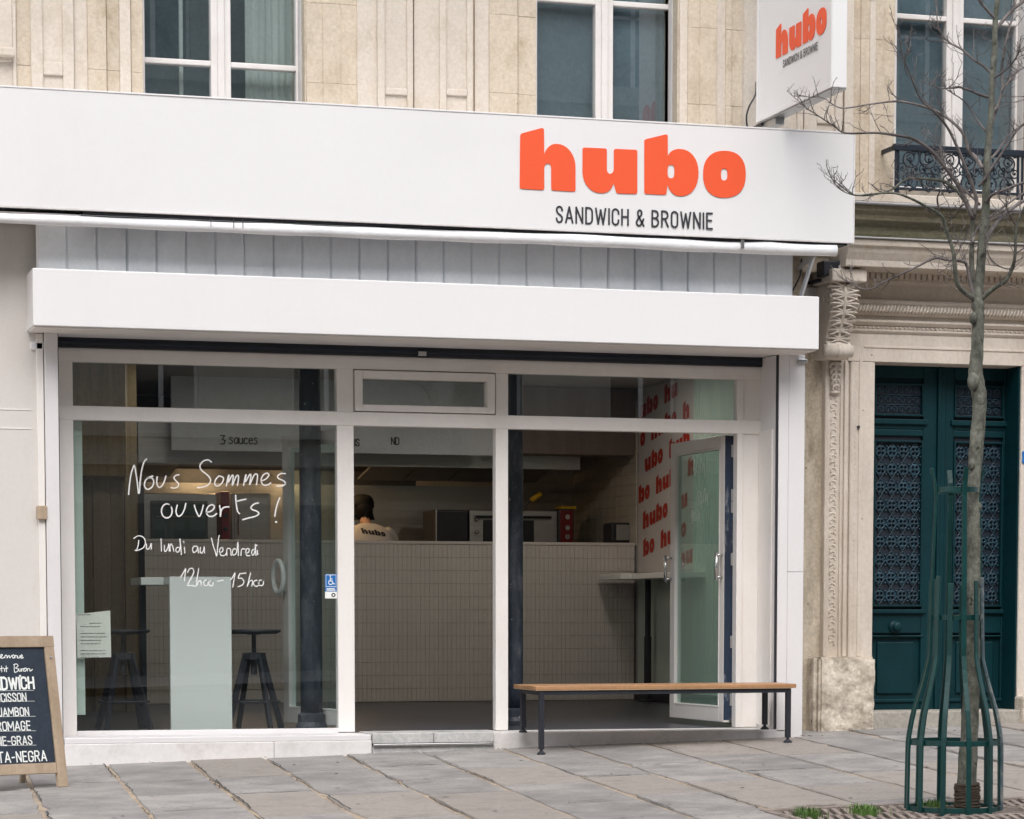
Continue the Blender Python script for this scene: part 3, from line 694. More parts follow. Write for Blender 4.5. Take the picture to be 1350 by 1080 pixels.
# console: S-scroll block with acanthus front
zc1, zc0 = 3.21, 2.675
prof = [(.2, zc1), (-.13, zc1), (-.165, zc1-.05), (-.17, zc1-.12), (-.14, zc1-.22), (-.09, zc1-.31), (-.055, zc1-.38), (-.05, zc1-.41), (-.085, zc1-.44), (-.095, zc1-.48), (-.075, zc1-.52), (-.03, zc1-.535), (.2, zc1-.535)]
cx0, cx1 = X(1089, 420, -.05), X(1121, 420, -.05)
con = MB().prismx(cx0, cx1, prof).build('console', 'stone3', bd, bevel=.012)
mb = MB(); cxm = (cx0+cx1)/2
Pm = [(cxm, y-.006, z) for y, z in prof[1:8]]
for i in range(7):
    t = i/6; z = zc1-.03-.36*t
    yy = -.168+.0*t
    for a, b in zip(prof[1:], prof[2:]):
        if b[1] <= z <= a[1]: u = (a[1]-z)/(a[1]-b[1]+1e-9); yy = a[0]+(b[0]-a[0])*u
    ww = .20*(1-.28*t)
    for s in (-1, 1):
        for q, (dx, up, L2) in enumerate(((.62, .035, 1.0), (.70, .004, .9), (.60, -.026, .7))):
            a0 = (cxm+s*.006, yy-.004, z-.006*q)
            P_ = [a0, (cxm+s*ww*dx*.45, yy-.020, z+up*.55-.004*q), (cxm+s*ww*dx*.80, yy-.016, z+up*.9-.006*q), (cxm+s*ww*dx*.92, yy+.002, z+up*.75-.012*q)]
            PP = smooth_pts(P_, 3); mb.tube(PP, [.0105*L2*(1.15-.75*k_/(len(PP)-1)) for k_ in range(len(PP))], 6)
mb.tube(smooth_pts(Pm, 3), .013, 8)
mb.tube([(cx0-.012, -.055, zc0+.055), (cx1+.012, -.055, zc0+.055)], .045, 16); mb.tube([(cxm-.02, -.06, zc0+.055), (cxm+.02, -.06, zc0+.055)], .051, 16)
for s, xx in ((-1, cx0-.004), (1, cx1+.004)):
    sp = [(xx, -.06+.085*(1-q/26)*math.cos(q*.42)-.03, zc1-.12+.085*(1-q/26)*math.sin(q*.42)) for q in range(24)]
    mb.tube(sp, .007, 6)
stuff(mb.build('console_leaf', 'stone3', bd, smooth=True))
box('console_cap', 'stone3', bd, cx0-.025, cx1+.055, -.22, .3, zc1, 3.30, bevel=.01)
# lintel mouldings to the right of the console
xl0 = X(1121.5, 450, .05)
def lin(name, prof_or_y, z0=None, z1=None, m='stone3', x0=None, x1=13.0):
    x0 = x0 if x0 is not None else xl0
    if z0 is None: return MB().prismx(x0, x1, prof_or_y).build(name, m, bd, bevel=.002)
    return box(name, m, bd, x0, x1, prof_or_y, .5, z0, z1, bevel=.004)
lin('lintel', YP-.008, ZL, ZL+.205, x1=xr0+.42)
lin('lintel_line', YP-.016, ZL+.10, ZL+.118, x0=X(1143, 450, .05), x1=xr0+.3)
lin('moulding', [(.5, ZL+.205), (YP-.012, ZL+.205), (YP-.03, ZL+.222), (YP-.03, ZL+.235), (.5, ZL+.235)])
lin('moulding', YP-.018, ZL+.235, ZL+.262)
lin('moulding', [(.5, ZL+.262), (YP-.03, ZL+.262), (YP-.055, ZL+.285), (YP-.055, ZL+.30), (.5, ZL+.30)])
lin('moulding', YP-.035, ZL+.30, ZL+.332)
lin('torus_bed', [(.5, ZL+.332), (YP-.045, ZL+.332), (YP-.075, ZL+.35), (YP-.08, ZL+.375), (YP-.07, ZL+.40), (YP-.09, ZL+.425), (.5, ZL+.425)])
rp = MB(); xx = xl0+.01
while xx < 9.95:                                                # twisted garland
    rp.tube([(xx, YP-.085, ZL+.345), (xx+.012, YP-.108, ZL+.37), (xx+.028, YP-.09, ZL+.40)], [.009, .012, .009], 5); xx += .027
stuff(rp.build('garland', 'stone3', bd, smooth=True))
bd2 = MB(); xx = xl0+.01
while xx < 9.95:
    bd2.ball((xx, YP-.03, ZL+.248), .010, 6, 4, (1.1, .9, .9)); xx += .036
stuff(bd2.build('bead_row', 'stone3', bd, smooth=True))
lin('moulding', YP-.06, ZL+.425, ZL+.445)
lin('frieze', YP-.02, ZL+.445, ZL+.575)
lin('moulding', [(.5, ZL+.56), (YP-.025, ZL+.56), (YP-.05, ZL+.58), (YP-.05, ZL+.592), (.5, ZL+.592)])
zd = ZL+.592
lin('dentil_bed', YP-.05, zd, 3.315)
xx = xl0+.02
dm = MB().box(-.016, .016, -.035, .0, 0, .085).mesh('dentil', 'stone3')
for i in range(46):
    d = link('dentil', dm, bd); d.matrix_parent_inverse = Matrix.Translation(-bd.location); d.location = (xx, YP-.05, zd+.005); xx += .0455
    if xx > 9.95: break
# stone base block of the pilaster
bb = MB(); xa, xb = X(1080.5, 900, -.02), X(1153.5, 900, -.02)
from mathutils import noise
def rock(x0, x1, y0, y1, z0, z1, amp, seed):
    bm = bmesh.new(); bmesh.ops.create_cube(bm, size=1)
    for v in bm.verts: v.co = Vector((x0 if v.co.x < 0 else x1, y0 if v.co.y < 0 else y1, z0 if v.co.z < 0 else z1))
    bmesh.ops.bevel(bm, geom=list(bm.edges), offset=.018, segments=2, affect='EDGES')
    bmesh.ops.subdivide_edges(bm, edges=[e for e in bm.edges if e.calc_length() > .1], cuts=26, use_grid_fill=True)
    for v in bm.verts:
        n_ = noise.fractal(v.co*9+Vector((seed, 0, 0)), 1.0, 2.0, 5); low = max(0, 1-(v.co.z-z0)/(.45*(z1-z0)))
        v.co.y += amp*n_+amp*2.2*low*max(0, noise.noise(v.co*7+Vector((0, seed, 0)))); v.co.x += amp*.5*n_*(1 if v.co.x < (x0+x1)/2 else -1)
    me = bpy.data.meshes.new('base_block'); bm.to_mesh(me); bm.free(); me.materials.append(MT['base'])
    return link('base_block', me, bd)
bs = rock(xa, xb, -.02, .5, -.12, ZB, .011, 3)
box('base_block', 'base', bd, X(1072.5, 900, .03), xa+.01, .03, .5, -.12, ZB-.004, bevel=.014)
box('base_block', 'base', bd, xr0-.01, xr0+.5, -.02, .5, -.1, ZB-.3, bevel=.02)
box('iron_stud', 'black', bd, X(1132, 563, .08)-.008, X(1132, 563, .08)+.008, YP-.03, YP, onY(1132, 563, .08).z-.01, onY(1132, 563, .08).z+.01, bevel=.004)

# carriage door
YD = .33
zbot = onY(1250, 935.5, YD).z
dx0, dx1 = xd0-.05, xd1+.06
dr = MB().box(dx0, dx1, YD+.03, YD+.09, zbot, ZL+.02).build('door', 'doorp', bd)
def dX(px): return onY(px, 700, YD).x
def dZ(py, px=1200): return onY(px, py, YD).z
xm = dX(1239)
def drail(x0, x1, z0, z1, y=YD, name='rail', bev=.006): return box(name, 'doorp', dr, x0, x1, y, YD+.04, z0, z1, bevel=bev)
for (xa, xb, pa, pb, side) in ((dX(1150)-.06, xm-.035, dX(1151), dX(1215.5), 'l'), (xm+.035, dx1, dX(1256), dX(1321), 'r')):
    drail(xa, pa, zbot, ZL, name='stile'); drail(pb, xb, zbot, ZL, name='stile')
    for z0, z1 in ((dZ(566), dZ(556)-.0), (ZL-.09, ZL), (dZ(835), dZ(808)), (zbot, dZ(926)), (dZ(575), dZ(566.3))): drail(pa, pb, z0, z1)
    # projecting mouldings
    for z0, z1, yy in ((dZ(560), dZ(553), YD-.025), (dZ(809), dZ(803.5), YD-.028), (dZ(840), dZ(837.5), YD-.006), (dZ(926), dZ(921.5), YD-.015)):
        drail(pa-.03, pb+.03, z0, z1, yy, 'moulding')
    for z0, z1 in ((dZ(800), dZ(581)), (dZ(549), dZ(506))):      # frames around the grilles
        m_ = MB()
        m_.box(pa, pa+.014, YD-.012, YD+.03, z0, z1).box(pb-.014, pb, YD-.012, YD+.03, z0, z1).box(pa+.014, pb-.014, YD-.012, YD+.03, z1-.014, z1).box(pa+.014, pb-.014, YD-.012, YD+.03, z0, z0+.014)
        m_.build('panel_moulding', 'doorp', dr, bevel=.003)
    drail(pa+.05, pb-.05, dZ(915), dZ(846), YD+.012, 'lower_panel', .01)
    box('dark_glass', 'navy', dr, pa+.014, pb-.014, YD+.024, YD+.03, dZ(800), dZ(506))
drail(xm-.034, xm-.008, zbot, ZL, YD-.022, 'astragal', .008); drail(xm-.008, xm+.034, zbot, ZL, YD-.008, 'astragal', .008)
MB().tube([(0, 0, 0)]*0+[(dX(1180), YD-.0, dZ(826)), (dX(1180), YD-.05, dZ(826))], .018, 14).tube([(dX(1180), YD-.004, dZ(826)), (dX(1180), YD-.012, dZ(826))], .045, 18).ball((dX(1180), YD-.065, dZ(826)), .038, 16, 8, (1, .6, 1)).build('knob', 'doorp', dr, smooth=True)
# cast-iron grille: a quatrefoil in a lozenge net, one casting per motif
gw = (dX(1215.5)-dX(1151)-.028)/4.0; gh = .105*1.33
def motif():
    m_ = MB(); r_ = .0062
    def circ(cx, cz, rr, a0=0, a1=360, n=12): m_.tube([(cx+rr*math.cos(R(a0+(a1-a0)*i/n)), 0, cz+rr*math.sin(R(a0+(a1-a0)*i/n))) for i in range(n+1)], r_, 5, False)
    for a in range(4):
        aa = R(45+90*a); circ(.021*math.cos(aa), .024*math.sin(aa), .017)
    circ(0, 0, .041)
    m_.ball((0, -.004, 0), .010, 6, 4)
    m_.tube([(-gw/2, 0, 0), (gw/2, 0, 0)], r_, 5); 
    for s in (-1, 1):
        m_.tube([(-gw/2, 0, s*.0), (0, 0, s*gh/2), (gw/2, 0, 0)], r_*.9, 5)
        for t in (-1, 1): m_.ball((t*gw/2*.96, 0, s*gh/2*.55), .009, 5, 4)
    return m_.mesh('grille_casting', 'grille', True)
gm = motif()
for (pa, pb) in ((dX(1151), dX(1215.5)), (dX(1256), dX(1321))):
    z0, z1 = dZ(800)+.014, dZ(581)-.014
    nr = max(1, round((z1-z0)/gh)); st = (z1-z0)/nr
    for r_ in range(nr):
        for c_ in range(4):
            o = link('grille_casting', gm, dr)
            o.location = (pa+.014+gw*(c_+.5), YD+.012, z0+st*(r_+.5)); o.scale = (1, 1, st/gh)
    z0, z1 = dZ(549)+.014, dZ(506)-.014                         # the fanlight grilles: small scrolls
    sc_ = MB(); rr = random.Random(3)
    for i in range(6):
        for j in range(3):
            cx_ = pa+.03+(pb-pa-.06)*(i+.5)/6; cz_ = z0+(z1-z0)*(j+.5)/3; s = 1 if (i+j) % 2 else -1
            sc_.tube([(cx_+s*.026*(1-q/16)*math.cos(q*.6), YD+.012, cz_+.03*(1-q/16)*math.sin(q*.6)) for q in range(14)], .004, 5, False)
    for j in range(4): sc_.tube([(pa+.01, YD+.014, z0+(z1-z0)*j/3), (pb-.01, YD+.014, z0+(z1-z0)*j/3)], .004, 5)
    sc_.build('scroll_grille', 'grille', dr, smooth=True)
box('frame_post', 'doorp', dr, xr0-.014, xr0-.0012, YP+.012, YD+.02, zbot, ZL-.002, bevel=.003)
box('keyhole_plate', 'rust', dr, dX(1327)-.015, dX(1327)+.02, YD-.006, YD+.0, dZ(775), dZ(745), bevel=.003)
box('door_step', 'step', bd, X(1147, 940, .02), 13, .02, .6, -.12, onY(1250, 937, .02).z, bevel=.012)
np_ = onY(1349.5, 603, .09)
npl = tag(MB().box(np_.x-.012, np_.x+.10, .085, .094, np_.z-.045, np_.z+.045).build('number_plate', 'blue', bevel=.003), 'small blue enamel plate on the stone at the right picture edge', 'number plate')

# ------------------------------------------------------------------ balcony railing of the right window
rl = thing('balcony_railing', 'black cast iron scroll railing in front of the right upper window', 'railing', (8.8, -.2, 3.83))
YR = -.2; rx0 = X(1181, 200, YR); rx1 = 9.45; rz1 = onY(1181, 192, YR).z; rz0 = onY(1181, 250, YR).z
box('top_rail', 'iron', rl, rx0-.02, rx1+.3, YR-.022, YR+.022, rz1-.035, rz1+.012, bevel=.005)
box('bottom_rail', 'iron', rl, rx0-.02, rx1+.3, YR-.012, YR+.012, rz0+.0, rz0+.018, bevel=.003)
for xx in (rx0, rx0+.02, 9.20, 9.235): box('post', 'iron', rl, xx-.007, xx+.007, YR-.007, YR+.007, 3.80, rz1-.035)
box('rail_return', 'iron', rl, rx0-.02, rx0+.0, YR, .04, rz1-.03, rz1+.0)
def spiral(mb, cx, cz, r0, turns, a0, s=1, rad=.0075, y=YR, r_end=.15):
    n = int(18*turns); mb.tube([(cx+r0*(1-(1-r_end)*i/n)*math.cos(a0+s*2*math.pi*turns*i/n), y, cz+r0*(1-(1-r_end)*i/n)*math.sin(a0+s*2*math.pi*turns*i/n)) for i in range(n+1)], [rad*(1-.35*i/n) for i in range(n+1)], 6)
    mb.ball((cx, y, cz), rad*1.5, 6, 5)
hm = (rz0+rz1)/2; H2 = (rz1-rz0)
for j in range(3):
    cx_ = rx0+.03+(9.2-rx0-.03)*(j+.5)/3; wv = (9.2-rx0-.03)/3
    for s in (-1, 1):
        mb = MB()
        spiral(mb, cx_+s*wv*.24, hm+.07, .085, 1.7, R(90), s); spiral(mb, cx_+s*wv*.26, hm-.085, .075, 1.6, R(-90), -s)
        spiral(mb, cx_+s*wv*.10, hm-.005, .045, 1.4, R(0), s, .006); spiral(mb, cx_+s*wv*.42, hm+.0, .04, 1.4, R(180), s, .006)
        mb.tube(smooth_pts([(cx_+s*wv*.04, YR, rz0+.01), (cx_+s*wv*.30, YR-.01, rz0+.05), (cx_+s*wv*.12, YR, hm), (cx_+s*wv*.34, YR-.01, rz1-.08), (cx_+s*wv*.05, YR, rz1-.03)], 5), .006, 5)
        for q in range(7):
            a = q*.9+j; mb.ball((cx_+s*wv*(.1+.05*q), YR-.012, hm+.13*math.sin(a)), .014, 6, 4, (1.2, .5, .8))
        mb.build('scroll_panel', 'iron', rl, smooth=True)

# left neighbour: white painted shop wall
nb_ = box('painted_wall', 'nwall', bd, -9, 2.085, -.34, .3, -.4, 3.42, bevel=.004, label='smooth cream painted wall at the left edge')
for yy in (540, 565): box('joint_line', 'frame', nb_, -9, 2.0, -.344, -.335, Z(yy, 30, -.34)-.004, Z(yy, 30, -.34)+.003)
box('edge_strip', 'frame', bd, onY(50, 640, -.35).x, 2.083, -.36, -.33, -.35, Z(440, 50, -.35), bevel=.004)
jb = onY(55, 676, -.37)
tag(MB().box(jb.x-.035, jb.x+.035, -.39, -.36, jb.z-.045, jb.z+.045).build('junction_box', 'pale_w', bevel=.006), 'small beige electrical box on the painted wall beside the left pilaster', 'electrical box')
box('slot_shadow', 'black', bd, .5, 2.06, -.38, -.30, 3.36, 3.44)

# ================================================================== SHOP INTERIOR (setting)
YB = 8.6                                                       # back wall of the kitchen
XL, XR = 1.6, 8.60
fl = struct(MB().box(XL-.5, 7.28, .03, YB+.3, -.3, -.002).box(7.2801, XR+.2, .75, YB+.3, -.3, -.002).build('shop_floor', 'floor'))
for i in range(0): stuff(MB().box(XL, XR, .1+i*.6-.002, .1+i*.6+.002, -.001, .0008).build('floor_joint', 'black', fl))
struct(MB().box(XL-.5, XR+.2, .12, YB+.3, 3.02, 3.2).build('ceiling', 'plaster'))
wl = struct(MB().box(XL-.2, XL, .04, YB, -.2, 3.02).build('left_wall', 'plaster'))
bwall = struct(MB().box(XL, XR, YB, YB+.2, 0, 3.02).build('back_wall', 'grout'))
wr = struct(MB().box(XR, XR+.2, .7, YB, -.2, 3.02).build('right_wall', 'plaster'))
# kitchen tiles on the back wall
mb = MB(); z = 1.3; r_ = 0
while z < 2.7:
    x = 6.9+(.1 if r_ % 2 else 0)
    while x < XR-.02:
        mb.box(x, min(XR, x+.196), YB-.008, YB, z, z+.096); x += .2
    z += .1; r_ += 1
stuff(mb.build('wall_tiles', 'tilew', bwall, bevel=.002))
box('wall_panel', 'steeld', bwall, XL, 6.9, YB-.01, YB, 1.2, 3.0)
# right wall: ribbed panel near, poster far, dark skirting
ypo0, ypo1 = onX(917, 700, XR).y, 6.56
zpo0 = 1.235
mb = MB(); y = .72
while y < ypo0-.02:
    mb.box(XR-.02, XR, y, y+.035, .1, 3.0); y += .055
stuff(mb.build('ribbed_panel', 'ribbed', wr))
box('panel_backing', 'ribbed', wr, XR-.006, XR-.0005, .7, ypo0, .1, 3.0)
box('skirting', 'black', wr, XR-.02, XR-.001, .7, 8, 0, .1)
box('lower_panel', 'mint', wr, XR-.008, XR-.001, ypo0, 6.5, .1, zpo0-.02)
ps = tag(MB().box(XR-.006, XR-.001, ypo0, 6.5, zpo0, 3.0).build('poster', 'poster'), 'white wall poster repeating a red four letter shop name in slanting rows', 'poster')
lw = .70; row = .268
for r_ in range(8):
    mb = MB(); off = (r_ % 2)*.44+.07*r_
    for c_ in range(7):
        u0 = c_*.88-off-.6
        for g in UG:
            def fn(u, v, e): 
                uu = u0+u*lw; return (XR-.009, 6.5-uu, zpo0-.10+row*r_+v*lw+(uu-.3)*.14)
            ys = [fn(p[0], p[1], 0) for p in g[0]]
            if max(q[1] for q in ys) > 6.497 or min(q[1] for q in ys) < ypo0+.01 or min(q[2] for q in ys) < zpo0 or max(q[2] for q in ys) > 3.0: continue
            vs, fs = fill_shape(g, fn, 0); MB().add(vs, fs).build('letter', 'red', ps)
mb = MB(); z = 1.5
while z < 2.9:
    y = 6.56
    while y < YB-.02:
        mb.box(XR-.012, XR-.001, y, min(YB-.01, y+.194), z, z+.096); y += .2
    z += .1
stuff(mb.build('wall_tiles', 'tilew', wr))

# left partition of brown boards
pt = thing('partition', 'brown panelled partition with dark edge post behind the left window', 'partition', (2.6, 4.6, 0))
YPt = 4.6
px_ = [60, 86, 112, 138, 158]
for a, b, dy in ((40, 96, 0), (97, 122, .03), (123, 146, 0), (147, 163, .02)):
    box('board', 'brown', pt, onY(a, 700, YPt).x, onY(b, 700, YPt).x, YPt+dy, YPt+.05+dy, 0, onY(130, 632, YPt).z)
box('cupboard', 'brown', pt, onY(60, 700, YPt).x, onY(163, 700, YPt).x, YPt-.25, YPt+.1, onY(130, 630, YPt).z, 3.0, bevel=.01)
box('board', 'brown', pt, onY(164, 700, YPt).x, onY(181, 700, YPt).x, YPt-.04, YPt+.03, 0, 3.0)
box('edge_post', 'black', pt, onY(181.5, 700, YPt).x, onY(190, 700, YPt).x, YPt-.02, YPt+.03, 0, onY(180, 640, YPt).z)
# counter with upright finger tiles
YC = 6.58
cz1 = onY(560, 713.5, YC).z
ct = thing('service_counter', 'long high counter faced with small upright beige tiles', 'counter', (6, YC, 0))
box('counter_body', 'grout', ct, 3.7, XR-.02, YC+.008, YC+.5, 0, cz1-.03)
box('counter_top', 'tile', ct, 3.68, XR-.015, YC-.012, YC+.52, cz1-.03, cz1, bevel=.004)
mb = MB(); nr_ = 12; th = (cz1-.03)/nr_
x = 3.7; rs = random.Random(5)
while x < XR-.04:
    for r_ in range(nr_):
        mb.box(x, x+.0415, YC-.002+rs.uniform(-.0015, .0015), YC+.008, r_*th+.004, (r_+1)*th-.001)
    x += .044
stuff(mb.build('finger_tiles', 'tile', ct))
box('kitchen_floor_platform', 'floor', ct, 3.7, XR-.02, YC+.5, YB-.02, 0, .22)

# bulkhead, menu board, extraction hood
bh = thing('bulkhead', 'brown boxed bulkhead hanging from the ceiling above the counter, right side', 'bulkhead', (8, YC, 2.4))
box('bulkhead_face', 'bulk', bh, onY(656, 600, YC).x, XR-.02, YC+.0, YC+.35, onY(760, 599, YC).z, 3.01)
mn = thing('menu_board', 'pale menu board with black handwriting above the counter', 'menu board', (5.6, YC-.05, 2.4))
box('board_panel', 'menu', mn, onY(225, 600, YC).x, onY(655, 600, YC).x, YC-.06, YC-.02, onY(440, 597.5, YC).z, onY(440, 500, YC).z)
def hand(mb, segs, ox, oy, s, Y, w_, lift=.004):
    ribbons(mb, segs, w_, lambda u, v, l: (u, Y-l-lift, v))
wr_ = MB()
def mtxt(txt, px0, py0, h_px):                                  # menu words in pen capitals / small letters
    st, wd = text_strokes(txt, .18); p = onY(px0, py0, YC-.06); hh = h_px*25/3537
    ribbons(wr_, [[(p.x+q[0]*hh, p.z+q[1]*hh) for q in s] for s in st], .011, lambda u, v, l: (u, YC-.0625-l, v))
SM = dict(s=[[(.3,.5),(.1,.55),(.05,.4),(.25,.28),(.28,.1),(.1,0),(0,.06)]], a=[[(.35,.5),(.1,.5),(.02,.2),(.15,0),(.33,.2),(.35,.5),(.36,0)]], u=[[(0,.5),(.03,.1),(.15,0),(.3,.15),(.32,.5),(.34,0)]], c=[[(.32,.45),(.12,.52),(0,.25),(.12,0),(.32,.08)]], e=[[(0,.28),(.3,.32),(.25,.5),(.08,.48),(0,.2),(.12,0),(.32,.08)]])
def small(txt, px0, py0, h_px, gap=.44):
    p = onY(px0, py0, YC-.06); hh = h_px*25/3537; x = 0; ss = []
    for ch in txt:
        for s in SM[ch]: ss.append([(p.x+(q[0]+x)*hh, p.z+q[1]*hh) for q in smooth_pts([(a, b, 0) for a, b in s], 3)])
        x += gap
    ribbons(wr_, ss, .011, lambda u, v, l: (u, YC-.0625-l, v))
ribbons(wr_, [[(onY(289+u*7, 586-v*11, YC).x, onY(289, 586-v*11, YC).z) for u, v in [(0,1),(.8,1),(.35,.6),(.9,.4),(.7,.02),(0,0)]]], .012, lambda u, v, l: (u, YC-.0625-l, v))
small('sauces', 302, 585, 15)
mtxt('IS', 468, 588, 9); mtxt('ND', 516, 586, 9)
wr_.build('handwriting', 'ink', mn)
hd = thing('extraction_hood', 'wide dark steel extraction hood over the kitchen', 'extraction hood', (6.5, 7.2, 2.1))
YH = 7.0
hx0, hx1 = onY(182, 600, YH).x, onY(765, 600, YH).x
hz0 = onY(600, 617, YH).z; hz1 = onY(600, 590, YH).z
box('front_lip', 'steel', hd, hx0, hx1, YH, YH+.03, hz0, hz1+.25, bevel=.004)
MB().hexa([(hx0, YH+.03, hz0+.13), (hx1, YH+.03, hz0+.13), (hx1, YB-.05, hz0+.04), (hx0, YB-.05, hz0+.04), (hx0, YH+.03, hz0+.15), (hx1, YH+.03, hz0+.15), (hx1, YB-.05, hz0+.4), (hx0, YB-.05, hz0+.4)]).build('hood_body', 'steeld', hd)
for i in range(9):
    xa = hx0+.1+(hx1-hx0-.2)*i/9; box('baffle_filter', 'steel', hd, xa+.02, xa+(hx1-hx0-.2)/9-.02, YH+.5, YB-.3, hz0-.085, hz0-.045, bevel=.004) if False else None
for i in range(9):
    xa = hx0+.05+(hx1-hx0-.1)*i/9; xb = xa+(hx1-hx0-.1)/9-.015
    if abs((xa+xb)/2-4.75) < .36 or abs((xa+xb)/2-5.75) < .36: continue
    MB().hexa([(xa, YH+.35, hz0+.10), (xb, YH+.35, hz0+.10), (xb, YB-.3, hz0-.06), (xa, YB-.3, hz0-.06), (xa, YH+.35, hz0+.12), (xb, YH+.35, hz0+.12), (xb, YB-.3, hz0-.04), (xa, YB-.3, hz0-.04)]).build('baffle_filter', 'steel', hd)
for xx in (4.75, 5.75):
    l = MB().tube([(xx-.15, YH+.75, hz0+.066), (xx+.15, YH+.75, hz0+.066)], .015, 8).build('hood_lamp', 'warm', hd)
box('splashback', 'steel', hd, hx0, hx1-.3, YB-.03, YB-.015, 1.2, hz0-.1)
for xx, yy, ww in ((3.4, 2.4, 'over the white bar table'), (5.6, 4.5, 'over the middle of the shop floor before the counter'), (7.7, 2.6, 'over the open door leaf at the right'), (7.6, 4.6, 'over the wall shelf by the poster'), (3.9, 4.4, 'beside the brown partition')):
    t = thing('ceiling_light', 'round ceiling lamp '+ww, 'ceiling light', (xx, yy, 3.0), 'ceiling lights inside the shop')
    MB().lathe(xx, yy, [(.20, 3.02), (.20, 2.985), (.17, 2.975)], 24).build('housing', 'white', t)
    MB().lathe(xx, yy, [(.16, 2.974), (.16, 2.968)], 24).build('diffuser', 'neutral', t)

# machines on the kitchen bench behind the counter
def pz(py, px, Y): return onY(px, py, Y).z
def machine(name, label, cat, pa, pb, py_top, Y, dep, m='steel'):
    t = thing(name, label, cat, ((onY(pa, 700, Y).x+onY(pb, 700, Y).x)/2, Y, 1.1))
    x0, x1, z1 = onY(pa, 700, Y).x, onY(pb, 700, Y).x, pz(py_top, pa, Y)
    box('body', m, t, x0, x1, Y, Y+dep, 1.0, z1, bevel=.01)
    return t, x0, x1, z1
t, x0, x1, z1 = machine('oven', 'steel oven with wide glass door behind the left window', 'oven', 186, 286, 650, 7.3, .6)
box('door_frame', 'steeld', t, x0+.09, x1-.09, 7.285, 7.30, 1.3, z1-.07, bevel=.004); box('door_glass', 'glassg', t, x0+.11, x1-.11, 7.278, 7.284, 1.32, z1-.09)
MB().tube([(x0+.14, 7.25, z1-.22), (x1-.14, 7.25, z1-.22)], .012, 8).build('handle', 'chrome', t)
t, x0, x1, z1 = machine('red_grill', 'narrow red kitchen machine beside the glass fronted oven', 'kitchen machine', 292, 303, 648, 7.4, .4, 'redbox')
for k in range(3): MB().tube([((x0+x1)/2, 7.37, 1.52+.13*k), ((x0+x1)/2, 7.4, 1.52+.13*k)], .02, 12).build('dial', 'black', t)
t, x0, x1, z1 = machine('warming_cabinet', 'copper toned steel cabinet right of the red kitchen machine', 'cabinet', 305, 357, 650, 7.7, .4)
box('door_panel', 'steel', t, x0+.03, x1-.03, 7.685, 7.70, 1.2, z1-.04, bevel=.004); MB().tube([(x0+.07, 7.66, 1.6), (x0+.07, 7.66, 1.85)], .01, 8).build('handle', 'chrome', t)
t, x0, x1, z1 = machine('fridge', 'dark fridge with bright edge trim in the kitchen centre', 'fridge', 574, 617, 672, 7.6, .5, 'steeld')
box('door_panel', 'black', t, x0+.02, x1-.01, 7.585, 7.6, 1.1, z1-.02, bevel=.004); box('edge_trim', 'chrome', t, x0, x0+.012, 7.58, 7.6, 1.1, z1)
t, x0, x1, z1 = machine('pizza_oven', 'steel oven with small knob panel right of the dark fridge', 'oven', 619, 735, 672, 7.6, .6)
box('glass_door', 'black', t, x0+.14, x1-.25, 7.585, 7.6, 1.3, z1-.1, bevel=.004); MB().tube([(x0+.05, 7.55, z1-.07), (x1-.08, 7.55, z1-.07)], .012, 8).build('handle', 'black', t)
for k in (0, 1): MB().ball((x0+.07, 7.56, z1-.1-.12*k), .018, 10, 6).build('knob', 'chrome', t, smooth=True)
t, x0, x1, z1 = machine('coffee_machine', 'red fronted kitchen machine with round dials and yellow lid', 'kitchen machine', 737, 757, 671, 7.55, .5, 'steeld')
box('control_panel', 'redbox', t, x0+.01, x1-.02, 7.53, 7.55, 1.3, z1-.015, bevel=.004)
for k, zz in enumerate((z1-.08, z1-.19, z1-.28)): MB().tube([((x0+x1)/2, 7.515, zz), ((x0+x1)/2, 7.53, zz)], .026, 14).build('dial', 'chrome', t)
box('lid', 'yellow', t, x0+.04, x1+.04, 7.6, 7.8, z1, z1+.03, bevel=.008)
a, b = onY(700, 660, 7.5), onY(713, 651, 7.5)
ug = thing('utensil', 'yellow handled utensil hanging under the hood', 'utensil', tuple(a))
MB().tube([a, b], .026, 10).build('grip', 'yellow', ug, smooth=True); MB().tube([a, a+(a-b)*1.2], .010, 8).build('shaft', 'steeld', ug)
rb = onY(797, 688, 8.45)
t = thing('alarm_box', 'small red alarm box on the tiled kitchen wall', 'alarm box', (rb.x, YB-.05, rb.z))
box('casing', 'redbox', t, rb.x-.065, rb.x+.065, YB-.09, YB-.01, rb.z-.075, rb.z+.10, bevel=.01); MB().tube([(rb.x, YB-.06, rb.z-.07), (rb.x-.01, YB-.05, rb.z-.25)], .006, 6).build('cable', 'redbox', t)
MB().box(rb.x-.03, rb.x+.03, YB-.1, YB-.088, rb.z+.0, rb.z+.05).build('button', 'black', t)
t = thing('toaster_oven', 'small black framed toaster oven on the counter by the poster', 'toaster oven', (8.2, 6.8, cz1))
xa, xb = onY(806, 700, 6.75).x, onY(850, 700, 6.75).x; zt = onY(806, 689, 6.75).z
box('casing', 'black', t, xa, xb, 6.75, 7.02, cz1+.006, zt, bevel=.02)
box('front_panel', 'steel', t, xa+.05, xb-.02, 6.738, 6.75, cz1+.03, zt-.02, bevel=.004)
for xx in (xa+.03, xb-.03): box('foot', 'black', t, xx-.015, xx+.015, 6.77, 6.8, cz1, cz1+.008)

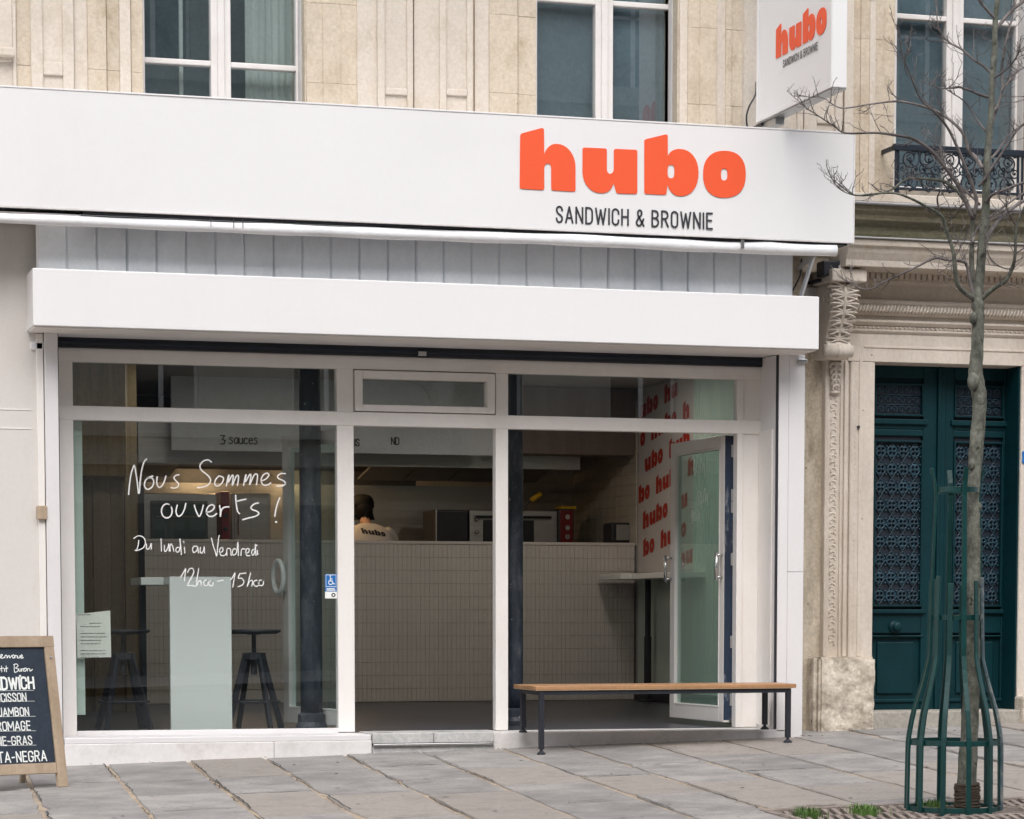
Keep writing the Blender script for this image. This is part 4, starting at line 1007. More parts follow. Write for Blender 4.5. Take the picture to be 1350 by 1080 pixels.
# shelf on the right wall and its post
sh = thing('wall_shelf', 'white shelf bar under the poster on one black post', 'shelf', (8.2, 5.4, 1.2))
sx0 = onY(796, 755, 5.3).x; zs1 = onY(853, 755, 5.3).z
sx0 = onY(796, 755, 6.35).x
box('shelf_board', 'lam', sh, sx0, XR-.012, 5.85, 6.5, zs1-.055, zs1, bevel=.006)
box('shelf_board', 'lam', sh, XR-.30, XR-.012, 4.6, 5.849, zs1-.055, zs1, bevel=.006)
lg = onY(854, 850, 5.95)
MB().tube([(lg.x, 5.95, 0), (lg.x, 5.95, .62)], .036, 14).tube([(lg.x, 5.95, .62), (lg.x, 5.95, zs1-.055)], .029, 14).lathe(lg.x, 5.95, [(.09, 0), (.09, .012), (.04, .02)], 16).build('leg', 'black', sh, smooth=False)

# iron columns
def column(cx, cy, r_, label, base=True):
    t = thing('iron_column', label, 'column', (cx, cy, 0))
    MB().lathe(cx, cy, [(r_, .12), (r_*1.0, .3), (r_*.985, 1.6), (r_*.97, 2.7), (r_*1.0, 2.8), (r_*1.2, 2.84), (r_*1.2, 2.87), (r_*1.05, 2.9), (r_*1.05, 3.02)], 28).build('shaft', 'column', t, smooth=True)
    MB().lathe(cx, cy, [(r_*1.45, 0), (r_*1.45, .03), (r_*1.25, .06), (r_*1.25, .11), (r_*1.0, .125)], 28).build('base', 'column', t)
    return t
q = onY(680.5, 800, .9); column(q.x-.006, .9, .058, 'dark blue iron column just right of the open doorway')
q = onY(410, 800, .36); column(q.x, .36, .078, 'thick dark scuffed iron column behind the left window')

# white bar table behind the left window
tb = thing('bar_table', 'white high bar table standing behind the left window', 'table', (3.2, .6, 0))
tY = .5; xa, xb = onY(224.5, 860, tY).x, onY(305.5, 860, tY).x; zt = onY(265, 760.5, tY).z
box('panel_leg', 'lam', tb, xa, xb, tY, tY+.05, 0, zt, bevel=.002)
box('table_top', 'lam', tb, onY(183, 760, tY+.35).x, xa-.001, tY+.25, tY+.75, zt-.055, zt-.002, bevel=.003)
box('table_top', 'lam', tb, xa, xb, tY+.051, tY+.75, zt-.055, zt-.002, bevel=.003)
box('leg', 'black', tb, onY(186, 860, tY+.6).x, onY(186, 860, tY+.6).x+.04, tY+.6, tY+.64, 0, zt-.055)

# bar stools with swivel seats
def stool(cx, cy, rot, label):
    t = thing('bar_stool', label, 'stool', (cx, cy, 0), 'bar stools behind the left window')
    zs = .70
    MB().lathe(cx, cy, [(.16, zs-.02), (.19, zs-.006), (.195, zs+.012), (.17, zs+.004), (.0, zs-.002)], 28).build('seat', 'black', t, smooth=True)
    MB().tube([(cx, cy, zs-.28), (cx, cy, zs-.012)], .016, 10).tube([(cx, cy, zs-.31), (cx, cy, zs-.2)], .024, 12).tube([(cx, cy, zs-.025), (cx, cy, zs-.012)], .05, 14).build('screw_post', 'black', t)
    MB().lathe(cx, cy, [(.085, .50), (.085, .545), (.06, .55)], 12).build('hub', 'black', t)
    for k in range(4):
        a = rot+k*math.pi/2; d = Vector((math.cos(a), math.sin(a), 0)); nrm = Vector((-d.y, d.x, 0))
        MB().bar(Vector((cx, cy, .54))+d*.065, Vector((cx, cy, 0))+d*.225, .024, .042, up=tuple(d)).build('leg', 'black', t, bevel=.003)
    MB().tube([(cx+.178*math.cos(2*math.pi*k/24), cy+.178*math.sin(2*math.pi*k/24), .20) for k in range(25)], .010, 6, False).build('foot_ring', 'black', t, smooth=True)
    return t
q = onY(334.5, 831, .62); stool(q.x, .62, R(20), 'black metal bar stool right of the white table panel')
q = onY(162, 818, .85); s2 = stool(q.x, .85, R(48), 'black metal bar stool left of the white table, behind the paper notice')

# ================================================================== SHOPFRONT
sf = thing('shopfront', 'white framed shopfront with three bays and a white shutter box above', 'shopfront', (4.7, 0, 0))
YFR, YBK = -.03, .05                                            # frame front and back faces, glass at y = .01
ZG1, ZT0, ZT1, ZLW = 2.508, 2.214, 2.120, .028                  # glass top, transom top/bottom, lower glass bottom
xgl, xl2, xc0, xc1, xr0_, xr1_ = 2.315, 4.128, 4.246, 5.268, 5.360, 7.083
XE0, XE1 = 2.18, 7.27
def fr(name, x0, x1, z0, z1, y0=YFR, y1=YBK, m='frame', bev=.004, par=None): return box(name, m, par or sf, x0, x1, y0, y1, z0, z1, bevel=bev)
fr('top_rail', XE0, XE1, ZG1, 2.60)
fr('transom', XE0+.001, XE1, ZT1, ZT0, YFR-.004)
fr('jamb', XE0, xgl, -.02, ZG1, YFR+.002)
fr('mullion', xl2, xc0, .0, ZG1, YFR+.001); fr('mullion', xc1, xr0_, .0, ZG1, YFR+.001)
fr('jamb', xr1_, xr1_+.045, .0, ZG1, YFR-.001); fr('jamb', xr1_+.045, XE1, .0, ZG1, YFR+.014)
fr('bottom_rail', xgl, xl2, -.04, ZLW, YFR, m='pil')
# the fanlight over the door: an opening frame inside the transom opening
fz0, fz1 = 2.222, 2.50
m_ = MB(); a0, a1 = xc0+.008, xc1-.008
for q in ((a0, a0+.055, fz0, fz1), (a1-.055, a1, fz0, fz1), (a0+.055, a1-.055, fz1-.055, fz1), (a0+.055, a1-.055, fz0, fz0+.045)): m_.box(q[0], q[1], YFR-.012, YBK, q[2], q[3])
m_.build('fanlight_frame', 'frame', sf, bevel=.004)
def pane(x0, x1, z0, z1, y=.01, par=None, m='glass'): return box('window_pane', m, par or sf, x0, x1, y, y+.006, z0, z1)
p_left = pane(xgl, xl2, ZLW, ZT1); pane(xgl, xl2, ZT0, ZG1); pane(a0+.05, a1-.05, fz0+.04, fz1-.05); pane(xr0_, xr1_, ZT0, ZG1)
# pilasters, reveal, guide rail
YPF = -.38
fr('pilaster', 2.088, 2.176, -.2, 2.66, YPF, .05, 'pil')
MB().box(7.262, 7.337, YPF, .05, -.02, 2.66).build('pilaster', 'pil', sf, bevel=.004)
MB().box(7.339, 7.462, YPF+.004, .14, -.09, 1.12).build('pilaster', 'pil', sf, bevel=.003)
MB().box(7.339, 7.462, YPF+.004, .14, 1.123, 2.66).build('pilaster', 'pil', sf, bevel=.003)
box('guide_rail', 'black', sf, 7.250, 7.2615, YPF+.006, YPF+.03, .0, 2.655)
box('guide_rail', 'black', sf, 2.1765, 2.186, YPF+.05, YPF+.07, .0, 2.655)
box('reveal_panel', 'frame', sf, 7.250, 7.2615, YPF+.10, YFR+.012, .02, 2.14, bevel=.003)
box('bracket', 'chrome', sf, 7.40, 7.47, YPF-.02, YPF+.004, 2.60, 2.63, bevel=.004)
box('bracket', 'fabric', sf, 2.00, 2.087, YPF+.02, YPF+.1, 2.545, 2.60, bevel=.01)
# shutter box and slot
XB0, XB1 = 1.981, 7.421
ysb = -.72
sbm = MB().box(XB0, XB1, ysb, -.06, 2.665, 3.03).build('shutter_box', 'white', sf, bevel=.006)
box('box_joint', 'frame', sf, onY(757.3, 420, ysb).x-.0012, onY(757.3, 420, ysb).x+.0012, ysb-.0012, ysb+.001, 2.67, 3.025)
box('soffit_lip', 'frame', sf, XB0+.01, XB1-.01, -.70, -.36, 2.656, 2.664)
box('shutter_slot', 'black', sf, 2.178, 7.262, -.058, -.01, 2.60, 2.72)
box('shutter_lath', 'navy', sf, 2.19, 7.25, -.075, -.062, 2.622, 2.642, bevel=.004)
box('catch', 'chrome', sf, onY(556, 473, -.08).x-.03, onY(556, 473, -.08).x+.03, -.10, -.08, 2.605, 2.635, bevel=.004)
# plinth, following the climbing pavement
def plinth(x0, x1, name='plinth', y0=YPF, y1=-.005, zt=-.004):
    y1 = .03
    MB().hexa([(x0, y0, G(x0, y0)-.05), (x1, y0, G(x1, y0)-.05), (x1, y1, G(x1, y0)-.05), (x0, y1, G(x0, y0)-.05), (x0, y0, zt), (x1, y0, zt), (x1, y1, zt), (x0, y1, zt)]).build(name, 'plinth', sf, bevel=.005)
xst0, xst1 = onY(491, 985, YPF).x, onY(650, 985, YPF).x
plinth(2.187, 4.2-.60, zt=-.044); plinth(3.602, xst0-.004, zt=-.044); plinth(xst1+.004, 7.33, zt=-.004)
box('sill_strip', 'pil', sf, 2.187, xst0-.006, -.372, -.032, -.043, -.004, bevel=.005)
box('jamb_foot', 'pil', sf, xst1+.004, xst1+.06, YPF+.01, YFR, -.003, .004)
# zinc panels above the box
ZY = -.36; n = 27; zx0, zx1 = onY(47, 340, -.42).x, onY(1040, 360, -.42).x; pw = (zx1-zx0)/n; rs = random.Random(2)
box('zinc_backing', 'zinc', sf, zx0, zx1, ZY-.10, ZY-.085, 3.03, 3.385)
box('zinc_return', 'zinc', sf, zx1+.001, zx1+.012, ZY-.10, -.06, 3.03, 3.385)
for i in range(n):
    x0 = zx0+pw*i; dy = rs.uniform(-.003, .003)
    mb = MB(); xa, xb = x0+.0005, x0+pw-.0005
    yb_ = ZY-.120+dy
    mb.add([(xa, ZY-.10, 3.03), (xa+.012, yb_, 3.03), (xb-.010, yb_-.004, 3.03), (xb-.002, ZY-.108, 3.03), (xb, ZY-.10, 3.03),
            (xa, ZY-.10, 3.383), (xa+.012, yb_, 3.383), (xb-.010, yb_-.004, 3.383), (xb-.002, ZY-.108, 3.383), (xb, ZY-.10, 3.383)],
           [(0, 1, 6, 5), (1, 2, 7, 6), (2, 3, 8, 7), (3, 4, 9, 8), (0, 5, 9, 4), (0, 4, 3, 2, 1), (5, 6, 7, 8, 9)])
    mb.build('zinc_panel', 'zinc', sf)
box('end_panel', 'wornst', sf, 7.43, 7.60, .02, .1, 3.03, 3.38)
MB().bar((7.47, -.22, 3.03), (7.55, -.3, 3.37), .035, .02).build('stay', 'zinc', sf)
MB().tube(smooth_pts([(7.44, -.16, 3.03), (7.43, -.2, 3.12), (7.49, -.2, 3.24), (7.50, -.2, 3.36)], 4), .006, 6).build('cable', 'black', sf)
cb = onY(1088, 356, -.05)
t = thing('floodlight', 'small black lamp housing on the wall under the sign end', 'lamp', tuple(cb))
box('housing', 'black', t, cb.x-.06, cb.x+.09, -.16, -.02, cb.z-.055, cb.z+.055, bevel=.012); box('lens_plate', 'lam', t, cb.x+.055, cb.x+.095, -.175, -.161, cb.z-.03, cb.z+.02); box('wall_bracket', 'black', t, cb.x-.05, cb.x+.02, -.02, .17, cb.z-.08, cb.z-.06)

# doorstep between the plinths
ds = thing('doorstep', 'pale speckled stone doorstep with worn metal nosing in the doorway', 'doorstep', ((xst0+xst1)/2, YPF, 0))
ya = YPF-.02
xm_ = xst0+(xst1-xst0)*.5
for a, b in ((xst0, xm_-.0015), (xm_+.0015, xst1)): box('tread_slab', 'marble', ds, a, b, ya, .02, -.066, .003, bevel=.004)
box('nosing', 'chrome', ds, xst0+.002, xst1-.002, ya-.012, ya+.02, -.084, -.068, bevel=.003)
MB().hexa([(xst0, ya+.012, G(xst0, ya)-.03), (xst1, ya+.012, G(xst1, ya)-.03), (xst1, 0, G(xst1, ya)-.03), (xst0, 0, G(xst0, ya)-.03), (xst0, ya+.012, -.085), (xst1, ya+.012, -.085), (xst1, 0, -.085), (xst0, 0, -.085)]).build('riser', 'marble', ds, bevel=.003)
for px1, px2 in ((494, 518), (570, 596)):
    xa = onY(px1, 967, -.2).x; xb = onY(px2, 967, -.2).x
    ribs = []
    for k in range(4): ribs.append(arcp((xa+xb)/2, -.20, (xb-xa)/2*(1-.2*k), .05*(1-.2*k), 200+20*k, 340-10*k, 8))
    mb = MB(); ribbons(mb, ribs, .008, lambda u, v, l: (u, v, .0042+l)); mb.build('worn_carving', 'black', ds)

# open door leaves
def leaf_door(hx, hy, ex, ey, z0, z1, label, gm_='glassg'):
    a = Vector((hx, hy, 0)); b = Vector((ex, ey, 0)); d = (b-a); L_ = d.length; d.normalize(); nr_ = Vector((-d.y, d.x, 0))   # normal towards the left/street side
    th = .05
    dr_ = MB()
    def seg(mb, s0, s1, za, zb, t0=0, t1=th):
        P = [a+d*s0-nr_*t1, a+d*s1-nr_*t1, a+d*s1-nr_*t0, a+d*s0-nr_*t0]
        return mb.hexa([(p.x, p.y, za) for p in P]+[(p.x, p.y, zb) for p in P])
    st = .085
    seg(dr_, 0, st, z0, z1); seg(dr_, L_-st, L_, z0, z1); seg(dr_, st, L_-st, z1-st, z1); seg(dr_, st, L_-st, z0, z0+st+.02)
    dr = dr_.build('door', 'frame', sf, bevel=.004, label=label)
    seg(MB(), 0, 1, 0, 1)
    m2 = MB(); 
    for q in ((st, st+.012, z0+st+.02, z1-st), (L_-st-.012, L_-st, z0+st+.02, z1-st), (st+.012, L_-st-.012, z1-st-.012, z1-st), (st+.012, L_-st-.012, z0+st+.02, z0+st+.032)): seg(m2, *q, -.003, th+.003)
    m2.build('glazing_bead', 'frame', dr, bevel=.002)
    gl_ = seg(MB(), st+.01, L_-st-.01, z0+st+.03, z1-st-.01, th/2-.004, th/2+.004).build('door_glass', gm_, dr)
    return dr, a, d, nr_, L_, seg, st, th
qz = .04
hxr = onY(953.5, 960, .05).x; exr = onY(882.5, 945, 1.10).x
drR, a, d, nr_, L_, seg, st, th = leaf_door(hxr, .055, exr, 1.10, .035, 2.115, 'open door leaf at the right with a vertical bar handle', 'glassr')
def bar_handle(dr, s, zc, h, off, par_m='chrome'):
    mb = MB(); P = a+d*s+nr_*off
    mb.tube([(P.x, P.y, zc-h/2), (P.x, P.y, zc+h/2)], .013, 10)
    for zz in (zc-h/2+.02, zc+h/2-.02):
        Q = a+d*s; mb.tube([(Q.x, Q.y, zz), (P.x, P.y, zz)], .010, 8)
    mb.build('handle', 'chrome', dr, smooth=True)
bar_handle(drR, .035, 1.17, .20, .045); bar_handle(drR, L_-.03, 1.17, .20, .05)
for zz in (2.0, 1.68, 1.60, 1.22, .62, .2): seg(MB(), -.012, .012, zz-.045, zz+.045, th-.002, th+.016).build('hinge', 'chrome', drR)
seg(MB(), -.0035, -.0005, .05, 2.11, .002, th+.028).build('edge_band', 'navyw', drR)
# white chalk lettering in reverse on the leaf glass, faint
mb = MB(); st_ = []
for (u0, v0, s) in ((.42, 1.84, .13), (.36, 1.62, .12), (.5, 1.5, .1)):
    st_ += [[(u0+q[0]*s, v0+q[1]*s) for q in smooth_pts(l, 4)] for l in ([(0,0,0),(.1,.8,0),(.3,.3,0),(.5,1.1,0),(.7,.2,0)], [(.9,.5,0),(1.1,.9,0),(1.2,.4,0),(.95,.2,0),(.9,.6,0)], [(1.4,.1,0),(1.5,1.0,0),(1.7,.4,0)])]
def fnd(u, v, l):
    p = a+d*u+nr_*(-(th/2-.0045)+l+.001); return (p.x, p.y, v)
ribbons(mb, st_, .006, fnd); mb.build('handwriting', 'marker', drR)
hxl = 4.19; ql = onY(374, 950, 1.0)
drL, a, d, nr_, L_, seg, st, th = leaf_door(hxl, .06, ql.x, 1.0, .035, 2.115, 'open door leaf seen through the left window with a round ring handle')
P = a+d*(L_-.03)+nr_*.05; Q = a+d*(L_-.03)
zc = onY(377, 761, 1.0).z
mb = MB(); rr = .115
mb.tube([(P.x+d.x*rr*.75*math.cos(2*math.pi*k/28), P.y+d.y*rr*.75*math.cos(2*math.pi*k/28), zc+rr*math.sin(2*math.pi*k/28)) for k in range(29)], .018, 10, False)
for s in (-1, 1): mb.tube([(Q.x, Q.y, zc+s*.1), (P.x, P.y, zc+s*.1)], .012, 8)
mb.build('ring_handle', 'lam', drL, smooth=True)

# things stuck to the left window
YS = .0095
def onwin(px, py): q = onY(px, py, YS); return q
q0, q1, q2 = onwin(101, 868), onwin(147, 806), onwin(147, 866.5)
t = thing('paper_notice', 'typed paper notice taped inside the left window, lower left', 'notice', (q0.x, .02, q0.z))
MB().hexa([(q0.x+.008, .0215, q0.z), (q2.x, .0215, q2.z), (q2.x, .0225, q2.z), (q0.x+.008, .0225, q0.z), (q0.x, .0175, q1.z-.02), (q1.x-.008, .0175, q1.z+.005), (q1.x-.008, .0195, q1.z+.005), (q0.x, .0195, q1.z-.02)]).build('sheet', 'paper', t)
mb = MB(); sl = []; rs = random.Random(4)
wd_ = q1.x-q0.x; 
for k in range(13):
    zz = q1.z-.035-.023*k
    if k in (0,): sl.append([(q0.x+.012, zz+.01), (q0.x+.10, zz+.012)])
    elif k in (1, 4, 9): continue
    elif k in (2,): sl.append([(q0.x+.09, zz), (q0.x+.17, zz)])
    else:
        x_ = q0.x+.03
        while x_ < q0.x+wd_*rs.uniform(.6, .92):
            l_ = rs.uniform(.01, .03); sl.append([(x_, zz), (x_+l_, zz+.0005)]); x_ += l_+.006
ribbons(mb, sl, .0035, lambda u, v, l: (u, .0165-l+(q1.z-v)*.0135, v)); mb.build('typed_lines', 'steeld', t)
t = tag(MB().box(onwin(96.5, 800).x, onwin(112.5, 800).x, .07, .082, onwin(100, 943).z, 2.118).build('jamb_board', 'mint'), 'tall pale green board just inside the left edge of the window', 'board')
s0, s1 = onwin(428.5, 789), onwin(444, 757)
t = thing('access_sticker', 'blue wheelchair access sticker on the left window edge', 'sticker', (s0.x, YS, s0.z))
zsp = onwin(436, 780).z
box('blue_field', 'blue', t, s0.x, s1.x-.001, .0065, .0092, zsp, s1.z); box('white_field', 'lam', t, s0.x, s1.x-.001, .0065, .0092, s0.z, zsp-.0005)
mb = MB(); W_ = s1.x-s0.x; cx_ = (s0.x+s1.x)/2; H_ = s1.z-zsp
fnS = lambda u, v, l: (cx_+u*W_, .0062-l, zsp+v*H_)
fr_ = [[(-.42,.28),(.42,.28),(.42,.95),(-.42,.95),(-.42,.28)]]
ribbons(mb, fr_, .03, fnS)
ribbons(mb, [[(-.05,.85),(-.05,.60),(.12,.60),(.2,.44),(.3,.44)], [(-.05,.72),(.1,.72)], arcp(-.03,.52,.18,.12,110,360,10), [(-.36,.16),(.30,.16)], [(-.36,.08),(.36,.08)]], .055, fnS)
ribbons(mb, [[(-.07,.88),(-.03,.88)]], .09, fnS)
mb.build('wheelchair_symbol', 'lam', t)
mb = MB(); ribbons(mb, [arcp(cx_+.2*W_, (s0.z+zsp)/2, .13*W_, .13*W_, 0, 360, 12)], .008, lambda u, v, l: (u, .0062-l, v)); mb.build('ring_mark', 'ink', t)

# the handwritten opening hours, traced stroke by stroke
def zp(p): q = onwin(80+p[0]/3.5526, 540+p[1]/3.5526); return (q.x, q.z)
def sm(P, k=4): return [(v.x, v.y) for v in smooth_pts([(zp(p)[0], zp(p)[1], 0) for p in P], k)]
def ring(cx, cy, rx, ry, a0=300, sweep=380): return [(cx+rx*math.cos(R(a0+sweep*i/14)), cy+ry*math.sin(R(a0+sweep*i/14))) for i in range(15)]
big = [
 [(318,398),(321,365),(329,305),(340,270),(345,262),(350,285),(358,335),(364,388),(369,386),(371,350),(379,285),(391,245),(402,232)],
 [(432,312),(412,318),(396,335),(393,360),(408,374),(428,362),(436,338),(426,320),(408,322)],
 [(452,315),(450,345),(460,364),(476,355),(486,335),(493,312)],
 [(554,306),(540,308),(530,320),(538,332),(552,348),(548,362),(532,368),(517,366)],
 [(706,246),(690,236),(668,242),(652,262),(660,285),(685,305),(702,328),(694,350),(670,362),(640,366)],
 [(742,310),(725,330),(722,352),(738,358),(758,340),(762,320),(746,312)],
 [(776,358),(782,325),(788,308),(786,340),(800,312),(808,312),(804,355),(820,316),(830,308),(833,320),(828,355)],
 [(857,355),(862,325),(868,306),(866,338),(884,306),(891,310),(885,352),(903,312),(914,302),(922,310),(917,352)],
 [(938,335),(960,326),(975,308),(966,298),(948,308),(938,332),(948,352),(966,354),(984,344)],
 [(1052,300),(1032,300),(1016,312),(1022,324),(1044,334),(1052,346),(1038,358),(1010,358)],
 ring(497,475,25,33),
 [(546,448),(540,478),(550,500),(568,490),(580,465),(586,440)],
 [(626,448),(634,475),(647,500),(656,490),(664,465),(668,448)],
 [(682,482),(708,474),(720,455),(708,446),(690,456),(682,480),(692,498),(712,500),(730,488)],
 [(744,450),(748,475),(748,500),(752,472),(766,458),(788,456)],
 [(819,402),(822,440),(828,475),(838,488)], [(824,430),(848,424),(868,420)],
 [(926,438),(908,442),(892,456),(896,468),(918,476),(928,488),(912,500),(880,508),(852,516)],
 [(1026,413),(1016,438),(1008,468),(1003,500)],
]
sml = [
 [(366,612),(362,640),(354,662)], [(342,604),(362,592),(386,598),(397,622),(388,646),(366,658),(348,660)],
 [(402,630),(402,650),(410,654),(420,640),(424,628),(424,654)],
 [(470,606),(471,640),(472,664)], [(486,636),(486,660),(493,664),(503,644),(506,630),(508,664)], [(513,664),(512,640),(516,630),(524,640),(530,664)],
 [(555,648),(545,646),(539,658),(545,668),(555,662),(560,640),(558,606),(562,640),(565,680)], [(579,645),(582,672)], [(574,617),(580,624)],
 [(640,642),(626,640),(617,655),(624,670),(638,660),(642,644),(645,672)], [(654,646),(654,668),(662,672),(670,656),(672,644),(674,672)],
 [(706,602),(712,630),(722,660),(730,686),(734,655),(738,615),(742,590)],
 [(744,672),(758,664),(760,650),(750,648),(743,664),(750,682),(766,684),(774,676)], [(778,684),(778,656),(788,650),(796,658),(798,684)],
 [(824,656),(812,652),(804,666),(808,682),(820,676),(826,655),(830,622),(832,684)], [(844,684),(846,660),(852,652),(864,654)],
 [(866,674),(880,668),(882,654),(872,652),(866,668),(872,684),(886,684)], [(910,658),(900,656),(894,668),(898,682),(906,676),(910,655),(912,632),(914,684)], [(921,660),(921,680)],
 [(562,786),(574,765),(586,746),(582,775),(580,802)], [(594,764),(602,748),(616,744),(624,758),(616,780),(602,806),(594,824),(612,824),(632,828)],
 [(646,745),(640,785),(636,826),(646,806),(656,802),(658,824)], ring(680,812,11,13), ring(704,814,10,12), [(732,804),(762,800)],
 [(796,798),(806,785),(816,765),(812,795),(806,832)], [(868,766),(848,768),(838,770),(832,790),(848,790),(858,806),(850,822),(830,830)],
 [(890,764),(882,796),(874,828),(884,806),(896,800),(898,814),(894,828)], ring(916,814,13,14), ring(938,812,12,13),
]
for s_ in big:
    mb = MB(); ribbons(mb, [sm(s_)], .0092, lambda u, v, l: (u, .0088-l, v)); mb.build('opening_notice_letter', 'marker', p_left)
mb = MB()
for c_ in ((1009, 527),):
    p = zp(c_); ribbons(mb, [[(p[0]-.003, p[1]), (p[0]+.003, p[1])]], .012, lambda u, v, l: (u, .0088-l, v))
mb.build('exclamation_dot', 'marker', p_left)
fw_ = lambda u, v, l: (u, .0088-l, v)
for a_, b_ in ((0, 3), (3, 8), (8, 10), (10, 19)):
    mb = MB(); ribbons(mb, [sm(s) for s in sml[a_:b_]], .0066, fw_); mb.build('opening_days_lettering', 'marker', p_left)
for s_ in sml[19:]:
    mb = MB(); ribbons(mb, [sm(s_)], .0066, fw_); mb.build('opening_hours_digit', 'marker', p_left)
mb = MB()
for c_ in ((577, 622), (918, 636), (922, 678)):
    p = zp(c_); ribbons(mb, [[(p[0]-.002, p[1]), (p[0]+.002, p[1])]], .009, lambda u, v, l: (u, .0088-l, v))
mb.build('lettering_dots', 'marker', p_left)
# faint stick of adhesive seam down the window
box('glass_joint', 'glassg', p_left, onwin(331, 700).x-.001, onwin(331, 700).x+.001, .007, .0098, onwin(331, 830).z, onwin(331, 640).z)

# ================================================================== SIGN FASCIA
YSG = -.80; XS1 = 7.635; ZS0, ZS1 = 3.405, 4.141
sg = thing('shop_sign', 'long white fascia sign with big orange lettering across the shopfront', 'sign', (4.5, YSG, ZS0))
# a sheet with slight dents, closed box behind
mb = MB(); nx, nz = 120, 16; rs = random.Random(8)
dents = [(5.23, 3.86, .06, .004), (5.1, 3.93, .05, .003), (5.0, 3.5, .03, .004), (5.5, 3.52, .04, .003), (4.7, 3.8, .25, .005), (3.0, 3.7, .5, .004)]
def sy(x, z): return YSG+sum(dp*math.exp(-((x-a)**2+(z-b)**2)/r_/r_) for a, b, r_, dp in dents)
xs_ = [-1.5+(XS1+1.5)*i/nx for i in range(nx+1)]
vs = [(x, sy(x, ZS0+(ZS1-ZS0)*j/nz), ZS0+(ZS1-ZS0)*j/nz) for j in range(nz+1) for x in xs_]
fs = [(j*(nx+1)+i, j*(nx+1)+i+1, (j+1)*(nx+1)+i+1, (j+1)*(nx+1)+i) for j in range(nz) for i in range(nx)]
face = mb.add(vs, fs).build('face_panel', 'white', sg, smooth=True)
box('sign_casing', 'white', sg, -1.5, XS1, YSG+.009, -.06, ZS0, ZS1, bevel=.006)
box('bottom_lip', 'plinth', sg, -1.5, XS1, YSG-.004, YSG+.02, ZS0-.012, ZS0-.001, bevel=.002); box('top_lip', 'white', sg, -1.5, XS1, YSG-.004, YSG+.02, ZS1+.001, ZS1+.012, bevel=.002); box('end_lip', 'white', sg, XS1+.001, XS1+.010, YSG-.004, -.06, ZS0-.012, ZS1+.012, bevel=.002)
fnL = lambda u, v, e: (LOGO_X0+u*LOGO_W, YSG-.004-e, LOGO_Z0+v*LOGO_W)
logo('logo_letter', 'orange', sg, fnL, .0015)
ta, tb_ = onY(733.5, 293, YSG), onY(938.5, 297.5, YSG); th_ = onY(735, 272.5, YSG).z-ta.z
st_, wd_ = text_strokes('SANDWICH & BROWNIE', .27)
sx_ = (tb_.x-ta.x)/wd_
mb = MB(); ribbons(mb, [[(ta.x+q[0]*sx_, ta.z+q[1]*th_) for q in s] for s in st_], .0125, lambda u, v, l: (u, YSG-.003-l, v)); mb.build('tagline_lettering', 'ink', sg)
# black gap, awning roll
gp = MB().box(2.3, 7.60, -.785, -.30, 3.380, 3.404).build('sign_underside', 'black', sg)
aw = thing('rolled_awning', 'rolled grey white awning fabric hanging right under the long sign', 'awning', (5, -.6, 3.38))
pts = []; rad = []
xx = -1.0; rs = random.Random(12)
while xx <= 7.56:
    t = (xx+1)/8.56; zr = onY(150, 294, -.765).z+(onY(1085, 330, -.765).z-onY(150, 294, -.765).z)*(xx-2.5)/5.0; pts.append((xx, -.765+.01*math.sin(xx*3), zr-.003*math.sin(xx*2.1)+.006*math.exp(-((xx-7.0)/.15)**2))); rad.append((.028+.014*t)*(1+.06*math.sin(xx*9+1)+.10*math.exp(-((xx-7.0)/.08)**2))); xx += .06
MB().tube(pts, rad, 14).build('fabric_roll', 'fabric', aw, smooth=True)
fl_ = MB(); n = 140
vs = []
for i in range(n+1):
    x_ = -1+8.5*i/n
    vs += [(x_, -.75, 3.375), (x_, -.50+.01*math.sin(i*.7), 3.398), (x_, -.40, 3.36+.006*math.sin(i*1.3)), (x_, -.36, 3.40)]
fl_.add(vs, [(4*i+k, 4*i+4+k, 4*i+5+k, 4*i+1+k) for i in range(n) for k in range(3)]).build('fabric_flap', 'fabric', aw, smooth=True)
for px in (276, 306, 318, 975): box('tie_strap', 'steeld' if px < 400 else 'chrome', aw, onY(px, 295, -.7).x-.008, onY(px, 295, -.8).x+.008, -.812, -.80, 3.325, 3.385)
MB().tube([(7.44, -.3, 3.28), (7.44, -.62, 3.35)], .018, 8).build('arm', 'steel', aw)

# ================================================================== HANGING SIGN (at right angles to the facade)
XH = 7.10; yh0, yh1 = onX(998, 100, XH).y, onX(1097, 60, XH).y; zh0 = (onX(1000, 161, XH).z+onX(1096, 115.5, XH).z)/2-.0
hsn = thing('hanging_sign', 'white projecting box sign with orange lettering high on the right', 'sign', (XH, -1.1, zh0))
box('sign_box', 'white', hsn, XH, XH+.108, yh1, yh0, zh0, 6.0, bevel=.006)
m_ = MB(); m_.box(XH-.006, XH-.001, yh1, yh1+.035, zh0, 6.0).box(XH-.006, XH-.001, yh0-.035, yh0, zh0, 6.0).box(XH-.006, XH-.001, yh1+.035, yh0-.035, zh0, zh0+.03); m_.build('edge_trim', 'white', hsn, bevel=.002)
box('bottom_cap', 'steel', hsn, XH+.004, XH+.104, yh1+.004, yh0-.004, zh0-.01, zh0-.001)
box('bracket', 'steel', hsn, XH+.02, XH+.09, yh0-.30, .05, zh0-.06, zh0-.011, bevel=.004); box('bracket', 'black', hsn, XH+.0, XH+.108, yh0-.08, .05, zh0-.03, zh0-.012)
b0, b1 = onX(1023.5, 78.5, XH), onX(1090, 45, XH)
fnH = lambda u, v, e: (XH-.004-e, b0.y+(b1.y-b0.y)*u, b0.z+.002+v*abs(b1.y-b0.y))
logo('logo_letter', 'orange', hsn, fnH, .0015)
ta, tb_ = onX(1033, 89, XH), onX(1079, 63.5, XH); th_ = onX(1033.5, 80.5, XH).z-onX(1033.5, 89.5, XH).z
